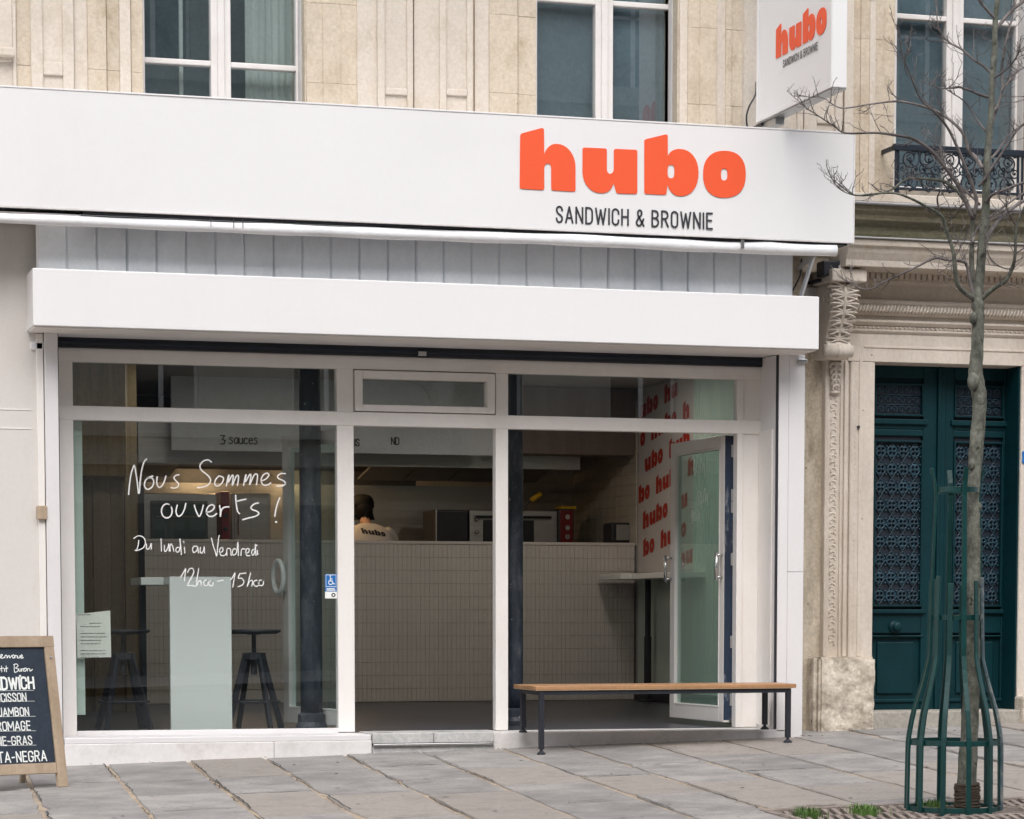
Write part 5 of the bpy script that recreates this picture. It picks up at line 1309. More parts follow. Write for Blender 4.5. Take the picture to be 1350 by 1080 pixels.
st_, wd_ = text_strokes('SANDWICH & BROWNIE', .235); k_ = (tb_.y-ta.y)/wd_
mb = MB(); ribbons(mb, [[(ta.y+q[0]*k_, ta.z+q[1]*th_) for q in s] for s in st_], .008, lambda u, v, l: (XH-.004-l, u, v)); mb.build('tagline_lettering', 'steeld', hsn)
MB().tube(smooth_pts([onY(997, 108, 0), onY(996, 125, -.02), onY(988, 140, -.03), onY(984, 155, -.02), onY(986, 172, 0)], 4), .006, 6).build('cable', 'black', hsn)

# ================================================================== BENCH
bn = thing('bench', 'long wooden bench on thin black legs in front of the right bay', 'bench', (6.25, -.7, 0))
f0, f1 = onY(706, 908.5, -1.03), onY(1051, 905, -.76)
r0, r1 = onY(676.5, 899, -.40), onY(1010, 897, -.38)
ztop = .335
FL = Vector((f0.x, -1.00, 0)); FR = Vector((f1.x, -.86, 0)); BL = Vector((FL.x-.01, -.42, 0)); BR = Vector((FR.x-.005, -.40, 0))
FL.x = onY(706, 908, -1.0).x; FR.x = onY(1050, 905, -.86).x; BL.x = onY(677, 900, -.42).x; BR.x = onY(1022, 898, -.40).x
def top(mb, z0, z1, ins=0):
    c_ = (FL+FR+BL+BR)/4; P = [p+(c_-p).normalized()*ins for p in (FL, FR, BR, BL)]
    return mb.hexa([(p.x, p.y, z0) for p in P]+[(p.x, p.y, z1) for p in P])
top(MB(), ztop-.026, ztop, 0).build('seat', 'oak', bn, bevel=.004)
top(MB(), ztop-.0262-.004, ztop-.0262, .004).build('seat_edge', 'edgew', bn)
fm = MB(); Q = []
for p, (ix, iy) in zip((FL, FR, BR, BL), ((.05, .03), (-.05, .03), (-.09, -.03), (.06, -.03))): Q.append(Vector((p.x+ix, p.y+iy, ztop-.046)))
for a, b in zip(Q, Q[1:]+Q[:1]): fm.bar(a, b, .03, .03)
fm.build('frame', 'black', bn)
for q, zf in zip(Q, (G(Q[0].x, Q[0].y), G(Q[1].x, Q[1].y), 0.0, 0.0)):
    MB().box(q.x-.017, q.x+.017, q.y-.017, q.y+.017, zf+.035, ztop-.032).build('leg', 'black', bn, bevel=.002)
    MB().lathe(q.x, q.y, [(.030, zf+.0), (.030, zf+.008), (.010, zf+.026), (.010, zf+.04)], 14).build('foot', 'black', bn)

# ================================================================== CHALKBOARD
# local frame: u along the board, v up the board
def onG(px, py):
    d = ray(px, py); nG = Vector((-GX, -GY, 1)); k = -.187-GX*2.2+GY*.38
    return CAM+d*((k-nG.dot(CAM))/nG.dot(d))
foot = onG(77.5, 1038)
ang = R(24)                                                     # the right edge turned away from the street
ud = Vector((math.cos(ang), math.sin(ang), 0)); nd = Vector((math.sin(ang), -math.cos(ang), 0))
tilt = R(10)
vd = Vector((-nd.x*math.sin(tilt), -nd.y*math.sin(tilt), math.cos(tilt))); nn_ = ud.cross(vd)
if nn_.y > 0: nn_ = -nn_
Hb = .99
ck = thing('chalkboard', 'black chalkboard in a pale wooden A frame with a handwritten menu', 'chalkboard', tuple(foot))
def bp(u, v, w_=0): return foot+ud*u+vd*v+nn_*w_
def bbox(name, m, u0, u1, v0, v1, w0, w1, bev=.003):
    return MB().hexa([bp(u0,v0,w0), bp(u1,v0,w0), bp(u1,v0,w1), bp(u0,v0,w1), bp(u0,v1,w0), bp(u1,v1,w0), bp(u1,v1,w1), bp(u0,v1,w1)]).build(name, m, ck, bevel=bev)
def buv(px, py):                                                # where a pixel ray meets the board face
    d = ray(px, py); t = (foot-CAM).dot(nn_)/d.dot(nn_); p = CAM+d*t-foot; return p.dot(ud), p.dot(vd)
uR = buv(79, 940)[0]; uS = buv(66.5, 940)[0]; vT = buv(77, 839)[1]; vT2 = buv(60, 853.5)[1]; vB1 = buv(60, 1006)[1]; vB0 = buv(60, 1020)[1]
uL = uR-.62
bbox('stile', 'pale_w', uS, uR, 0, vT-.001, -.02, .012); bbox('stile', 'pale_w', uL, uL+(uR-uS), 0, vT, -.02, .012)
bbox('top_rail', 'pale_w', uL-.002, uR+.002, vT2, vT+.002, -.022, .014); bbox('bottom_rail', 'pale_w', uL+.05, uS-.001, vB0, vB1, -.02, .008)
bbox('board_face', 'board', uL+.05, uS, vB1, vT2, -.012, .0)
bbox('stud', 'chrome', (uS+uR)/2-.004, (uS+uR)/2+.010, buv(72, 867)[1]-.008, buv(72, 867)[1]+.006, .0121, .02)
# rear leg frame
for u0 in (uL+.02, uS-.03):
    a_ = bp(u0+.02, vT-.02, -.035); b_ = bp(u0+.02, 0, 0)-nn_*.42; b_.z = G(b_.x, b_.y); MB().bar(a_, b_, .035, .022, up=tuple(nn_)).build('rear_leg', 'pale_w', ck, bevel=.002)
def chalkt(name, txt, px_r, py_b, py_t, wid_px, w_):
    u1, v0 = buv(px_r, py_b); v1 = buv(px_r, py_t)[1]; u0 = buv(px_r-wid_px, py_b)[0]
    st_, wd_ = text_strokes(txt, .2); k_ = (v1-v0)*1.06; full = wd_*k_; 
    n_ = [(u1-(wd_-q[0])*k_, v0+q[1]*(v1-v0)) for s in st_ for q in s]
    rs = random.Random(len(txt)); mb = MB()
    ribbons(mb, [[(u1-(wd_-q[0])*k_+rs.uniform(-.0012, .0012), v0+q[1]*(v1-v0)+rs.uniform(-.0012, .0012)) for q in s if u1-(wd_-q[0])*k_ > uL+.06] for s in st_], w_, lambda u, v, l: tuple(bp(u, v, .0012+l)))
    mb.build(name, 'chalk', ck)
chalkt('chalk_lettering', 'SANDWICH', 44.5, 908, 893, 0, .013)
chalkt('chalk_lettering', 'SAUCISSON', 34.5, 924.5, 914, 0, .0075)
chalkt('chalk_lettering', 'JAMBON', 38, 943.5, 933, 0, .0075)
chalkt('chalk_lettering', 'FROMAGE', 40, 962.5, 951, 0, .0078)
chalkt('chalk_lettering', 'FOIE-GRAS', 42, 981.5, 970.5, 0, .0078)
chalkt('chalk_lettering', 'PATA-NEGRA', 61, 1003, 990, 0, .0085)
def zb(p): return buv(p[0]/4.5, 820+p[1]/4.5)
cur = [[(-40,200),(-30,160),(-20,200)], [(0,214),(8,206),(14,196),(6,194),(2,208),(12,216),(24,210)], [(28,214),(30,200),(40,200),(42,214),(50,200)], [(54,200),(58,214),(68,200)], [(70,202),(80,196),(86,206),(78,216),(72,206)], [(88,214),(90,200),(100,202),(102,214)], [(104,202),(106,214),(116,212),(118,200)], [(122,210),(132,204),(128,196),(121,206),(126,216),(138,212)],
 [(-20,270),(-10,290),(0,285)], [(8,262),(10,296)], [(0,278),(20,274)], [(26,278),(27,294)], [(36,262),(38,296)], [(30,278),(46,274)],
 [(84,256),(86,298),(104,292),(108,280),(92,274),(106,262),(98,250),(80,254)], [(112,278),(112,292),(122,290),(124,278)], [(128,294),(130,280),(138,278)], [(144,276),(138,290),(150,292),(158,280),(150,274),(144,280)], [(162,292),(164,278),(176,280),(178,292),(192,282)]]
for s in cur:
    mb = MB(); ribbons(mb, [[(v.x, v.y) for v in smooth_pts([(*zb(p), 0) for p in s], 3)]], .0055, lambda u, v, l: tuple(bp(u, v, .0012+l))); mb.build('chalk_letter', 'chalk', ck)
mb = MB(); ul = []
for y_, a_ in ((406, 200), (470, 205), (560, 210), (646, 212), (731, 214)): ul.append([zb((-200, y_+6)), zb((a_, y_))])
ribbons(mb, ul, .0022, lambda u, v, l: tuple(bp(u, v, .0011+l))); mb.build('chalk_line', 'chalk', ck)
MB().ball(tuple(bp(*zb((118, 322)), .001)), .008, 8, 5, (1, .2, 1)).build('chalk_heart', 'chalk', ck)

# ================================================================== TREE, ITS GUARD AND ITS GRATE
TB = onG(1275, 1066); TX, TY = TB.x, TB.y
def depth_at(dy): return TY+dy
def tp(px, py, dy=0.0): return onY(px, py, TY+dy)
PXM = (TY-CAM.y)/math.cos(YAW)*1.0
sc_m = ((Vector((TX, TY, 1))-CAM).dot(FWD))/FPX                  # metres per photo px at the tree
tr = thing('street_tree', 'bare young street tree with a mottled trunk inside the green guard', 'tree', (TX, TY, G(TX, TY)))
rt = random.Random(21)
trunk_px = [(1274,1072,27),(1274,1050,26),(1276,1000,25),(1279,950,22.5),(1281,900,21.5),(1283,850,19.5),(1284,800,19),(1284,750,20),(1284,700,19),(1283.5,660,18),(1285,620,18),(1288,580,18.5),(1291,545,18),(1291,522,19),(1288,505,20),(1286,490,19),(1288,465,16.5),(1289,440,16),(1290,415,15.5),(1289,400,17),(1290,385,13),(1293,350,12),(1296,310,11.5),(1299,285,11.5),(1300,260,10.5),(1301,216,9.5),(1304,181,9),(1307,146,8),(1308,110,8),(1311,70,7.5),(1312,30,7),(1316,-10,6.5),(1318,-60,5)]
P = smooth_pts([tp(a, b) for a, b, c in trunk_px], 4); rad0 = [c*sc_m/2 for a, b, c in trunk_px]
rr_ = []
for i in range(len(P)):
    f = i/4; j = min(int(f), len(rad0)-2); rr_.append((rad0[j]+(rad0[j+1]-rad0[j])*(f-j))*(1+.035*math.sin(i*1.7)+.03*rt.uniform(-1, 1)))
mb = MB().tube(P, rr_, 16)
for (px, py, r_) in ((1283, 503, 9), (1293, 526, 8), (1289, 700, 5), (1289, 742, 5), (1283, 420, 6), (1294, 545, 5), (1290, 668, 5), (1282, 612, 6)):
    c_ = tp(px, py, -.02); mb.ball(c_, r_*sc_m*.88, 10, 6, (1, 1, 1.6))
mb.build('trunk', 'bark', tr, smooth=True)
wp = MB()
for k in range(9):
    z_ = onY(1275, 1062-3.4*k, TY).z; c_ = tp(1275, 1062-3.4*k)
    wp.tube([(c_.x+(.060+.003*math.sin(k*2+q))*math.cos(q*.42), c_.y+.060*math.sin(q*.42), z_+.004*math.sin(q*.42+k)) for q in range(16)], .012, 5, False)
wp.build('jute_wrap', 'wrap', tr, smooth=True)
BR_ = [
 # (points px, start width, end width, depth offset at end)
 ([(1290,392),(1285,375),(1281,345),(1282,308),(1280,285),(1267,257),(1252,243),(1241,239),(1218,236),(1195,236),(1176,250),(1150,256),(1125,257),(1102,240)], 9, 1.3, .15),
 ([(1283,285),(1287,262),(1274,227),(1262,193),(1248,167),(1230,146),(1213,130),(1200,100),(1190,70),(1186,50)], 6, 1.2, -.25),
 ([(1295,222),(1288,210),(1278,197),(1267,172),(1246,153),(1225,143),(1200,137),(1179,133),(1146,137),(1108,142),(1085,130),(1066,128)], 6, 1.0, .22),
 ([(1283,290),(1268,253),(1248,223),(1230,200),(1206,184),(1179,179),(1155,175),(1114,175),(1100,167),(1075,150),(1063,143)], 6.5, 1.0, -.1),
 ([(1288,396),(1272,385),(1262,372),(1259,352),(1256,330),(1247,300),(1239,283),(1216,271),(1200,262),(1179,255),(1150,256),(1128,257),(1110,250),(1098,238)], 8, 1.0, -.3),
 ([(1286,400),(1279,375),(1274,348),(1260,344),(1248,342),(1232,340),(1205,354),(1174,368),(1150,380),(1132,381),(1117,370)], 6, 1.2, .1),
 ([(1290,398),(1300,388),(1312,378),(1325,372),(1334,355),(1338,335),(1341,300),(1352,270)], 8, 3, -.25),
 ([(1294,330),(1305,305),(1322,285),(1340,270),(1356,262)], 7, 4, .2),
 ([(1298,272),(1306,258),(1320,252),(1340,244),(1360,238)], 5, 3, -.2),
 ([(1290,246),(1300,232),(1311,215),(1325,197),(1340,175),(1358,155)], 4, 2.5, -.15),
 ([(1300,216),(1316,200),(1330,180),(1345,168),(1358,160)], 4, 2, .25),
 ([(1302,176),(1292,165),(1285,153),(1272,135),(1259,124),(1248,118)], 3.2, 1.2, .2),
 ([(1302,128),(1291,124),(1280,119),(1265,115),(1254,115),(1240,116),(1228,112)], 4.5, 1.6, -.2),
 ([(1309,100),(1297,88),(1285,80),(1268,66),(1254,57),(1241,45),(1236,30),(1235,8)], 4, 1.5, .2),
 ([(1305,150),(1315,140),(1322,120),(1332,105),(1345,92),(1360,85)], 4.5, 2.5, .15),
 ([(1308,104),(1320,98),(1330,88),(1340,75),(1343,66)], 3, 1, -.2),
 ([(1312,40),(1322,28),(1335,14),(1348,2),(1360,-8)], 5, 4, .1),
 ([(1312,25),(1300,12),(1290,0),(1282,-20)], 4, 3, -.1),
 ([(1305,172),(1312,150),(1320,120),(1321,90),(1324,60),(1333,30),(1338,0)], 5, 2.5, .3),
 ([(1292,270),(1270,250),(1255,232),(1246,218),(1240,196),(1228,180)], 3.2, 1, .35),
 ([(1239,283),(1236,262),(1238,252),(1222,246),(1212,238)], 3, 1, -.3),
 ([(1240,300),(1252,290),(1262,282),(1268,270)], 2.2, 1, -.2),
 ([(1282,320),(1290,300),(1305,290),(1325,283),(1350,280)], 3.5, 2, .3),
 ([(1341,300),(1334,288),(1326,272),(1318,262)], 2.5, 1, -.3),
 ([(1302,288),(1318,276),(1338,262),(1356,250)], 3, 2, .1),
 ([(1334,355),(1322,352),(1310,345),(1300,330)], 2.5, 1, -.1),
 ([(1338,335),(1352,325),(1362,315)], 2.5, 1.5, 0),
 ([(1274,348),(1268,330),(1262,318),(1250,308)], 3, 1, .2),
 ([(1196,100),(1192,85),(1196,68)], 1.4, .8, -.2),
]
tw = MB()
def twig(p, d, L_, r_, depth, up=.25):
    pts = [p]; n = 4; q = Vector(p); dd = Vector(d)
    for i in range(n):
        dd = (dd+Vector((rt.uniform(-.3, .3), rt.uniform(-.3, .3), rt.uniform(-.2, .3)+up*.15))).normalized()
        q = q+dd*L_/n; pts.append(q.copy())
    tw.tube(pts, [r_*(1-.55*i/n) for i in range(n+1)], 5)
    tw.ball(pts[-1], r_*.75, 4, 3, (1, 1, 1.6))
    if depth > 0:
        for i in range(1, n+1):
            if rt.random() < .62:
                s = Vector((rt.uniform(-1, 1), rt.uniform(-1, 1), rt.uniform(-.4, 1))).normalized()
                twig(pts[i], (dd*.5+s*.8).normalized(), L_*rt.uniform(.28, .55), r_*.7, depth-1)
for bi, (pp, w0, w1, dy) in enumerate(BR_):
    n = len(pp)
    pts = [tp(a, b, dy*(i/(n-1))**1.0) for i, (a, b) in enumerate(pp)]
    for i in range(1, n-1): pts[i] = pts[i]+Vector((rt.uniform(-1, 1), rt.uniform(-1, 1), rt.uniform(-1, 1)))*.004
    Q = smooth_pts(pts, 4); m_ = len(Q)
    rads = [max(.0022, (w0+(w1-w0)*(i/(m_-1))**.8)*sc_m/2)*(1+.10*math.sin(i*2.3)*(i % 4 == 0)) for i in range(m_)]
    MB().tube(Q, rads, 8).build('branch', 'bark' if w0 > 7 else 'twig', tr, smooth=True)
    for i in range(3, m_-1):
        fr_t = i/m_
        if rt.random() < .33+.36*fr_t:
            d = (Q[i+1]-Q[i]).normalized(); s = Vector((rt.uniform(-1, 1), rt.uniform(-1, 1), rt.uniform(-.5, 1))).normalized()
            twig(Q[i], (d*.6+s*.75).normalized(), rt.uniform(.05, .17)*(1.15-.3*fr_t), .0026, 1 if rt.random() < .75 else 2)
    d = (Q[-1]-Q[-2]).normalized()
    if w1 < 2: twig(Q[-1], d, rt.uniform(.06, .12), .0025, 2); twig(Q[-1], (d+Vector((0, .3, .5))).normalized(), .08, .0022, 1)
stuff(tw.build('twigs', 'twig', tr, smooth=True))

# guard: a bottle-shaped cage of flat bars and hoops
cg = thing('tree_guard', 'dark green bottle shaped iron guard round the tree trunk', 'tree guard', (TX-.07, TY, G(TX, TY)))
CX, CY = tp(1257, 1060).x, TY
gz = G(CX, CY)
def zof(py): return onY(1256, py, TY).z
Zs = [gz-.02, zof(975), zof(880), zof(755), zof(650), zof(618)]
Rs = [.252, .252, .175, .118, .108, .125]
def rad_at(z):
    K = [(gz-.1, .255), (zof(975), .250), (zof(940), .225), (zof(900), .175), (zof(868), .142), (zof(750), .132), (zof(650), .118), (zof(640), .120), (zof(618), .145)]
    for (za, ra), (zb_, rb_) in zip(K, K[1:]):
        if za <= z <= zb_: return ra+(rb_-ra)*(z-za)/(zb_-za)
    return K[-1][1] if z > K[-1][0] else K[0][1]
def cbar(a_, z0, z1, w_=.027, t_=.012, r_off=0.0):
    n = 26; vs = []; fs = []
    for i in range(n+1):
        z = z0+(z1-z0)*i/n; r_ = rad_at(z)+r_off
        c_ = Vector((CX+r_*math.cos(a_), CY+r_*math.sin(a_), z)); tg = Vector((-math.sin(a_), math.cos(a_), 0)); rd = Vector((math.cos(a_), math.sin(a_), 0))
        vs += [c_-tg*w_/2-rd*t_/2, c_+tg*w_/2-rd*t_/2, c_+tg*w_/2+rd*t_/2, c_-tg*w_/2+rd*t_/2]
    for i in range(n):
        for k in range(4): fs.append((4*i+k, 4*i+(k+1)%4, 4*i+4+(k+1)%4, 4*i+4+k))
    fs += [(0,1,2,3), (4*n, 4*n+1, 4*n+2, 4*n+3)]
    return MB().add(vs, fs)
nb = 12
for k in range(nb):
    a_ = R(-90-8+k*360/nb)
    tall = k % 3 == 0
    cbar(a_, gz-.03, zof(618) if tall else zof(765+rt.uniform(-6, 6)), r_off=0 if tall else .006).build('bar', 'rust' if k == 2 else 'cage', cg, bevel=.002)
def hoop(z, r_, h=.028, t_=.007):
    n = 40; return MB().add([(CX+(r_+(t_ if k in (1, 2) else 0))*math.cos(2*math.pi*i/n), CY+(r_+(t_ if k in (1, 2) else 0))*math.sin(2*math.pi*i/n), z+(h if k in (2, 3) else 0)) for i in range(n) for k in range(4)],
        [(4*i+k, 4*((i+1) % n)+k, 4*((i+1) % n)+(k+1)%4, 4*i+(k+1)%4) for i in range(n) for k in range(4)])
for py, ro in ((1066, -.012), (979, -.012), (815, -.012), (647, -.012)):
    z = zof(py); hoop(z-.011, rad_at(z)+ro).build('hoop', 'cage', cg, bevel=.001)

# grate: two halves of radial iron bars round the pit, soil below
px0, px1, py0, py1 = 5.35, 6.91, -6.38, -4.86
gt = thing('tree_grate', 'rusty cast iron grate in the pavement around the tree', 'grate', ((px0+px1)/2, (py0+py1)/2, G(6.1, -5.6)))
mb = MB()
gcx, gcy = TX, TY
def gz_(x, y): return G(x, y)-.004
fm = MB()
for a in ((px0, py1-.05, px1, py1), (px0, py0, px1, py0+.05), (px0, py0+.05, px0+.05, py1-.05), (px1-.05, py0+.05, px1, py1-.05)): gbox(fm, a[0], a[2], a[1], a[3], -.03, .006)
fm.build('edge_frame', 'grate', gt)
def flat(mb, a, b, w_, lift=0):
    a = Vector((a[0], a[1], gz_(a[0], a[1])-.012+lift)); b = Vector((b[0], b[1], gz_(b[0], b[1])-.012+lift)); return mb.bar(a, b, w_, .022)
n = 0
for ri, (ra, rb_) in enumerate(((.20, .40), (.42, .62), (.64, 1.25))):
    if ri < 1:
        ms = MB()
        for k in range(26):
            t0 = 2*math.pi*k/26
            flat(ms, (gcx+ra*math.cos(t0), gcy+ra*math.sin(t0)), (gcx+rb_*math.cos(t0+.1), gcy+rb_*math.sin(t0+.1)), .024, .004)
        stuff(ms.build('grate_bars', 'grate', gt))
    hp = MB(); N = 60
    for q in range(N):
        a0, a1 = 2*math.pi*q/N, 2*math.pi*(q+1)/N; rr = rb_+.01 if ri < 2 else .19
        flat(hp, (gcx+rr*math.cos(a0), gcy+rr*math.sin(a0)), (gcx+rr*math.cos(a1), gcy+rr*math.sin(a1)), .024, .002)
    hp.build('grate_ring', 'grate', gt)
ms = MB(); xx = px0+.06                                         # slotted field: short bars between cross ribs
rows = [py1-.05, py1-.36, py1-.68, py1-1.0, py0+.05]
for ya_, yb2 in zip(rows, rows[1:]):
    flat(ms, (px0+.05, yb2), (px1-.05, yb2), .035, .006)
    x_ = px0+.075
    while x_ < px1-.08:
        a = (x_+.05, ya_-.01); b = (x_-.03, yb2+.01)
        if math.hypot((a[0]+b[0])/2-gcx, (a[1]+b[1])/2-gcy) > .30: flat(ms, a, b, .026, .006)
        x_ += .056
stuff(ms.build('grate_bars', 'grate', gt))
so_ = MB(); gbox(so_, px0, px1, py0, py1, -.30, -.11); struct(so_.build('tree_pit_soil', 'soil'))
# tufts of grass coming through the grate
def tuft(px, py, n, hmax, label):
    c_ = onG(px, py); mb = MB(); r2 = random.Random(int(px))
    for i in range(n):
        x_, y_ = c_.x+r2.gauss(0, .035), c_.y+r2.gauss(0, .05); h = hmax*r2.uniform(.45, 1); a_ = r2.uniform(0, 6.28); ln = r2.uniform(.2, .7)*h
        z0 = G(x_, y_)-.045; w_ = .0022
        pr = [Vector((x_, y_, z0)), Vector((x_+ln*.25*math.cos(a_), y_+ln*.25*math.sin(a_), z0+.05+h*.5)), Vector((x_+ln*math.cos(a_), y_+ln*math.sin(a_), z0+.045+h))]
        b_ = a_+1.57; s = Vector((math.cos(b_), math.sin(b_), 0))*w_
        mb.add([pr[0]-s, pr[0]+s, pr[1]+s*.8, pr[1]-s*.8, pr[2]], [(0,1,2,3), (3,2,4)])
    o = stuff(mb.build('grass_tuft', 'grass')); o['label'] = label; return o
tuft(1065, 1076, 300, .055, 'fresh green grass tuft growing through the grate, left one')
tuft(1140, 1073, 400, .06, 'fresh green grass tuft growing through the grate, beside the guard')
tuft(1230, 1063, 120, .05, 'small green grass tuft in the grate behind the guard')

# ================================================================== PEOPLE (behind the counter)
def person(ox, oy, oz, rot, label, cap=True, bend=.25, vis=True):
    root = thing('person', label, 'person', (ox, oy, oz))
    cr, sr = math.cos(rot), math.sin(rot)
    def W(x, y, z): return Vector((ox+x*cr-y*sr, oy+x*sr+y*cr, oz+z))
    b = bend
    hip, waist, chest, neck, headb = (0, 0, .92), (0, .02, 1.08), (0, .06+b*.3, 1.26), (0, .10+b*.75, 1.42), (0, .14+b*1.0, 1.49)
    def skin(name, joints, edges, m, par, lvl=2, root_i=0, smooth=True):
        me = bpy.data.meshes.new(name); me.from_pydata([tuple(W(*j[0])) for j in joints], edges, [])
        me.materials.append(MT[m]); o = bpy.data.objects.new(name, me); COL.objects.link(o)
        sk = o.modifiers.new('skin', 'SKIN'); sk.use_smooth_shade = True
        for i, j in enumerate(joints):
            r_ = j[1]; me.skin_vertices[0].data[i].radius = (r_, r_) if not isinstance(r_, tuple) else r_
        me.skin_vertices[0].data[root_i].use_root = True
        sb = o.modifiers.new('sub', 'SUBSURF'); sb.levels = lvl; sb.render_levels = lvl
        o.parent = par; o.matrix_parent_inverse = Matrix.Translation(-par.location); return o
    J = [(hip, (.14, .10)), (waist, (.12, .085)), (chest, (.13, .09)), (neck, .055), (headb, .060),
         ((.17, .07+b*.55, 1.36), .055), ((.24, .16+b*.5, 1.18), .045), ((.16, .38+b*.5, 1.10), .035), ((.14, .46+b*.5, 1.09), .028),
         ((-.17, .07+b*.55, 1.36), .055), ((-.24, .16+b*.5, 1.18), .045), ((-.16, .38+b*.5, 1.10), .035), ((-.14, .46+b*.5, 1.09), .028),
         ((.09, 0, .86), .085), ((.10, .02, .48), .058), ((.10, -.01, .09), .042), ((.11, .14, .04), .035),
         ((-.09, 0, .86), .085), ((-.10, .02, .48), .058), ((-.10, -.01, .09), .042), ((-.11, .14, .04), .035)]
    for s in (1, -1):
        for f_ in range(4): J.append(((s*.14+(f_-1.5)*.018, .55+b*.5, 1.075-.004*f_), .009))
        J.append(((s*.14-s*.045, .50+b*.5, 1.08), .010))
    E_ = [(0,1),(1,2),(2,3),(3,4),(2,5),(5,6),(6,7),(7,8),(2,9),(9,10),(10,11),(11,12),(0,13),(13,14),(14,15),(15,16),(0,17),(17,18),(18,19),(19,20)]
    E_ += [(8, 21+k) for k in range(5)]+[(12, 26+k) for k in range(5)]
    body = skin('body', J, E_, 'skin', root)
    hc = Vector((0, .17+b*1.05, 1.585))
    hd_ = MB(); c_ = W(*hc); hd_.ball(c_, .103, 20, 14, (.86, 1.05, 1.18))
    hd_.ball(W(0, hc.y+.09, hc.z-.02), .018, 8, 6, (1, 1.2, 1.6))
    for s in (-1, 1):
        hd_.ball(W(s*.083, hc.y, hc.z-.01), .022, 8, 6, (.5, 1, 1.5))
    hd_.build('head', 'skin', body, smooth=True) if False else hd_.build('head', 'skin', root, smooth=True)
    mb = MB(); 
    for s in (-1, 1): mb.ball(W(s*.032, hc.y+.088, hc.z+.012), .011, 8, 6)
    mb.build('eyes', 'ink', root, smooth=True)
    hr = MB(); hr.ball(W(0, hc.y-.012, hc.z+.012), .112, 22, 12, (.92, 1.02, 1.12))
    r3 = random.Random(5)
    for i in range(46):
        a_ = r3.uniform(2.4, 7.0); 
        st_ = W(.088*math.cos(a_), hc.y+.095*math.sin(a_), hc.z-.02)
        hr.tube([st_, st_+Vector((r3.uniform(-.02, .02), r3.uniform(-.02, .02), -.05)), st_+Vector((r3.uniform(-.035, .035), r3.uniform(-.03, .02), -.085))], [.012, .009, .003], 5)
    hr.build('hair', 'hair', root, smooth=True)
    if cap:
        cp = MB(); c2 = W(0, hc.y, hc.z+.035)
        prof = [(.116, -.02), (.119, .03), (.106, .075), (.072, .105), (.02, .116), (.0, .117)]
        cp.lathe(c2.x, c2.y, [(r_, c2.z+z_) for r_, z_ in prof], 24)
        P = [W(sx_*.075, hc.y+yy, hc.z+.028+zz) for sx_, yy, zz in ((-1, .07, 0), (-.8, .15, -.008), (0, .185, -.012), (.8, .15, -.008), (1, .07, 0))]
        cp.add(P+[p+Vector((0, 0, .008)) for p in P], [(0,1,2,3,4), (5,9,8,7,6)]+[(i, (i+1)%5, 5+(i+1)%5, 5+i) for i in range(5)])
        cp.build('cap', 'cap', root, smooth=True)
    rings = [(.0, .90, .17, .125), (.01, 1.02, .165, .12), (.02+b*.15, 1.14, .185, .13), (.04+b*.3, 1.24, .215, .135), (.06+b*.45, 1.31, .232, .13), (.075+b*.52, 1.36, .225, .115), (.085+b*.6, 1.395, .19, .095), (.095+b*.66, 1.42, .13, .078), (.10+b*.72, 1.44, .078, .066)]
    N = 28; vs = []; fs = []; r4 = random.Random(9)
    for yy, zz, rx, ry in rings:
        for k in range(N):
            a_ = 2*math.pi*k/N; c_, s_ = math.cos(a_), math.sin(a_); e_ = 2/2.5
            f_ = 1+.018*math.sin(a_*5+zz*30)*(zz < 1.36)
            vs.append(W(rx*f_*math.copysign(abs(c_)**e_, c_), yy+ry*f_*math.copysign(abs(s_)**e_, s_), zz))
    for i_ in range(len(rings)-1):
        for k in range(N): fs.append((i_*N+k, i_*N+(k+1)%N, (i_+1)*N+(k+1)%N, (i_+1)*N+k))
    tb3 = MB().add(vs, fs)
    ts = tb3.build('t_shirt', 'tshirt', root, smooth=True)
    sb = ts.modifiers.new('sub', 'SUBSURF'); sb.levels = 1; sb.render_levels = 1
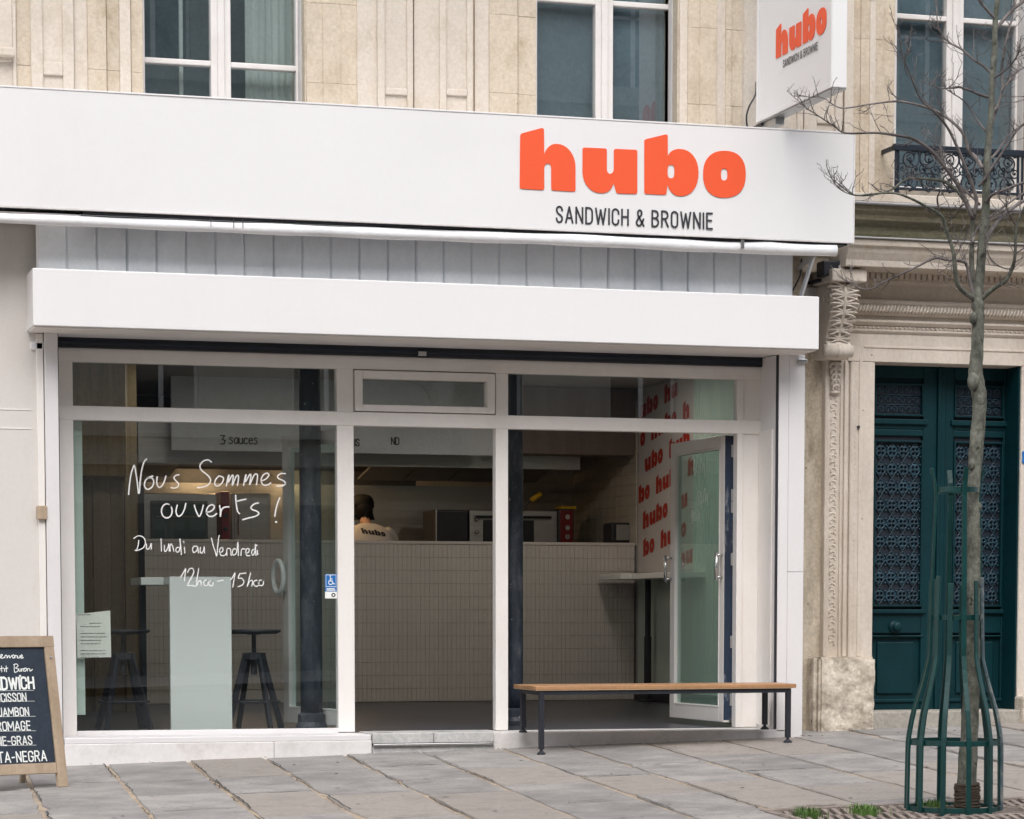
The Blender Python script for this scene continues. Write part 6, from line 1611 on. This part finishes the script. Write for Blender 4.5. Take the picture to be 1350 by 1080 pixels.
    for s in (-1, 1):
        MB().tube(smooth_pts([W(s*.15, .075+b*.52, 1.345), W(s*.205, .09+b*.52, 1.325), W(s*.245, .12+b*.52, 1.26), W(s*.255, .15+b*.5, 1.18)], 4), [.05, .065, .074, .078, .08, .08, .08, .079, .078, .077, .076, .075, .074], 14, False).build('sleeve', 'tshirt', root, smooth=True)
    tr_ = skin('trousers', [((0,0,.93), (.158,.12)), ((.09,0,.84), .096), ((.10,.02,.48), .07), ((.10,-.01,.10), .06), ((-.09,0,.84), .096), ((-.10,.02,.48), .07), ((-.10,-.01,.10), .06)], [(0,1),(1,2),(2,3),(0,4),(4,5),(5,6)], 'cap', root)
    return root, W, ts, hc, b
pc = onY(480, 700, 7.75)
root, W, ts, hc, b = person(pc.x+.06, 7.5, .29, R(6), 'person in a dark cap and cream t-shirt working behind the counter, seen from behind', bend=.22)
# the shop name on the back of the shirt, laid onto the cloth
bpy.context.view_layer.update()
def onto_back(ob, fn2):
    dg = bpy.context.evaluated_depsgraph_get(); ev = ob.evaluated_get(dg); mi = ev.matrix_world.inverted()
    def f(u, v, e):
        o, d = fn2(u, v); o2 = mi @ o; d2 = (mi.to_3x3() @ d).normalized()
        hit, loc, n_, i_ = ev.ray_cast(o2, d2)
        if hit: return tuple(ev.matrix_world @ loc - d*.004)
        return tuple(o+d*.55)
    return f
lw_ = .235
def f2(u, v): 
    p = W(-.02+(u-.5)*lw_+.02, -.6, 1.335+v*lw_-.03*u); dd = (W(0, 1, 0)-W(0, 0, 0)).normalized(); return p, dd
mb = MB(); logo_mesh(mb, onto_back(ts, f2), 0); mb.build('shirt_print', 'ink', root)
st_, wd_ = text_strokes('& ', .2)
ff = onto_back(ts, lambda u, v: (W(u, -.6, v), (W(0, 1, 0)-W(0, 0, 0)).normalized()))
mb = MB(); ribbons(mb, [[(.0+q[0]*.09, 1.185+q[1]*.075) for q in s] for s in st_], .014, lambda u, v, l: ff(u, v, 0)); mb.build('shirt_print', 'ink', root)
p2 = onY(400, 712, 7.9)
person(p2.x, 7.75, -.22, R(25), 'person in a cream t-shirt stooping low behind the counter, seen through the left window', cap=False, bend=.30)
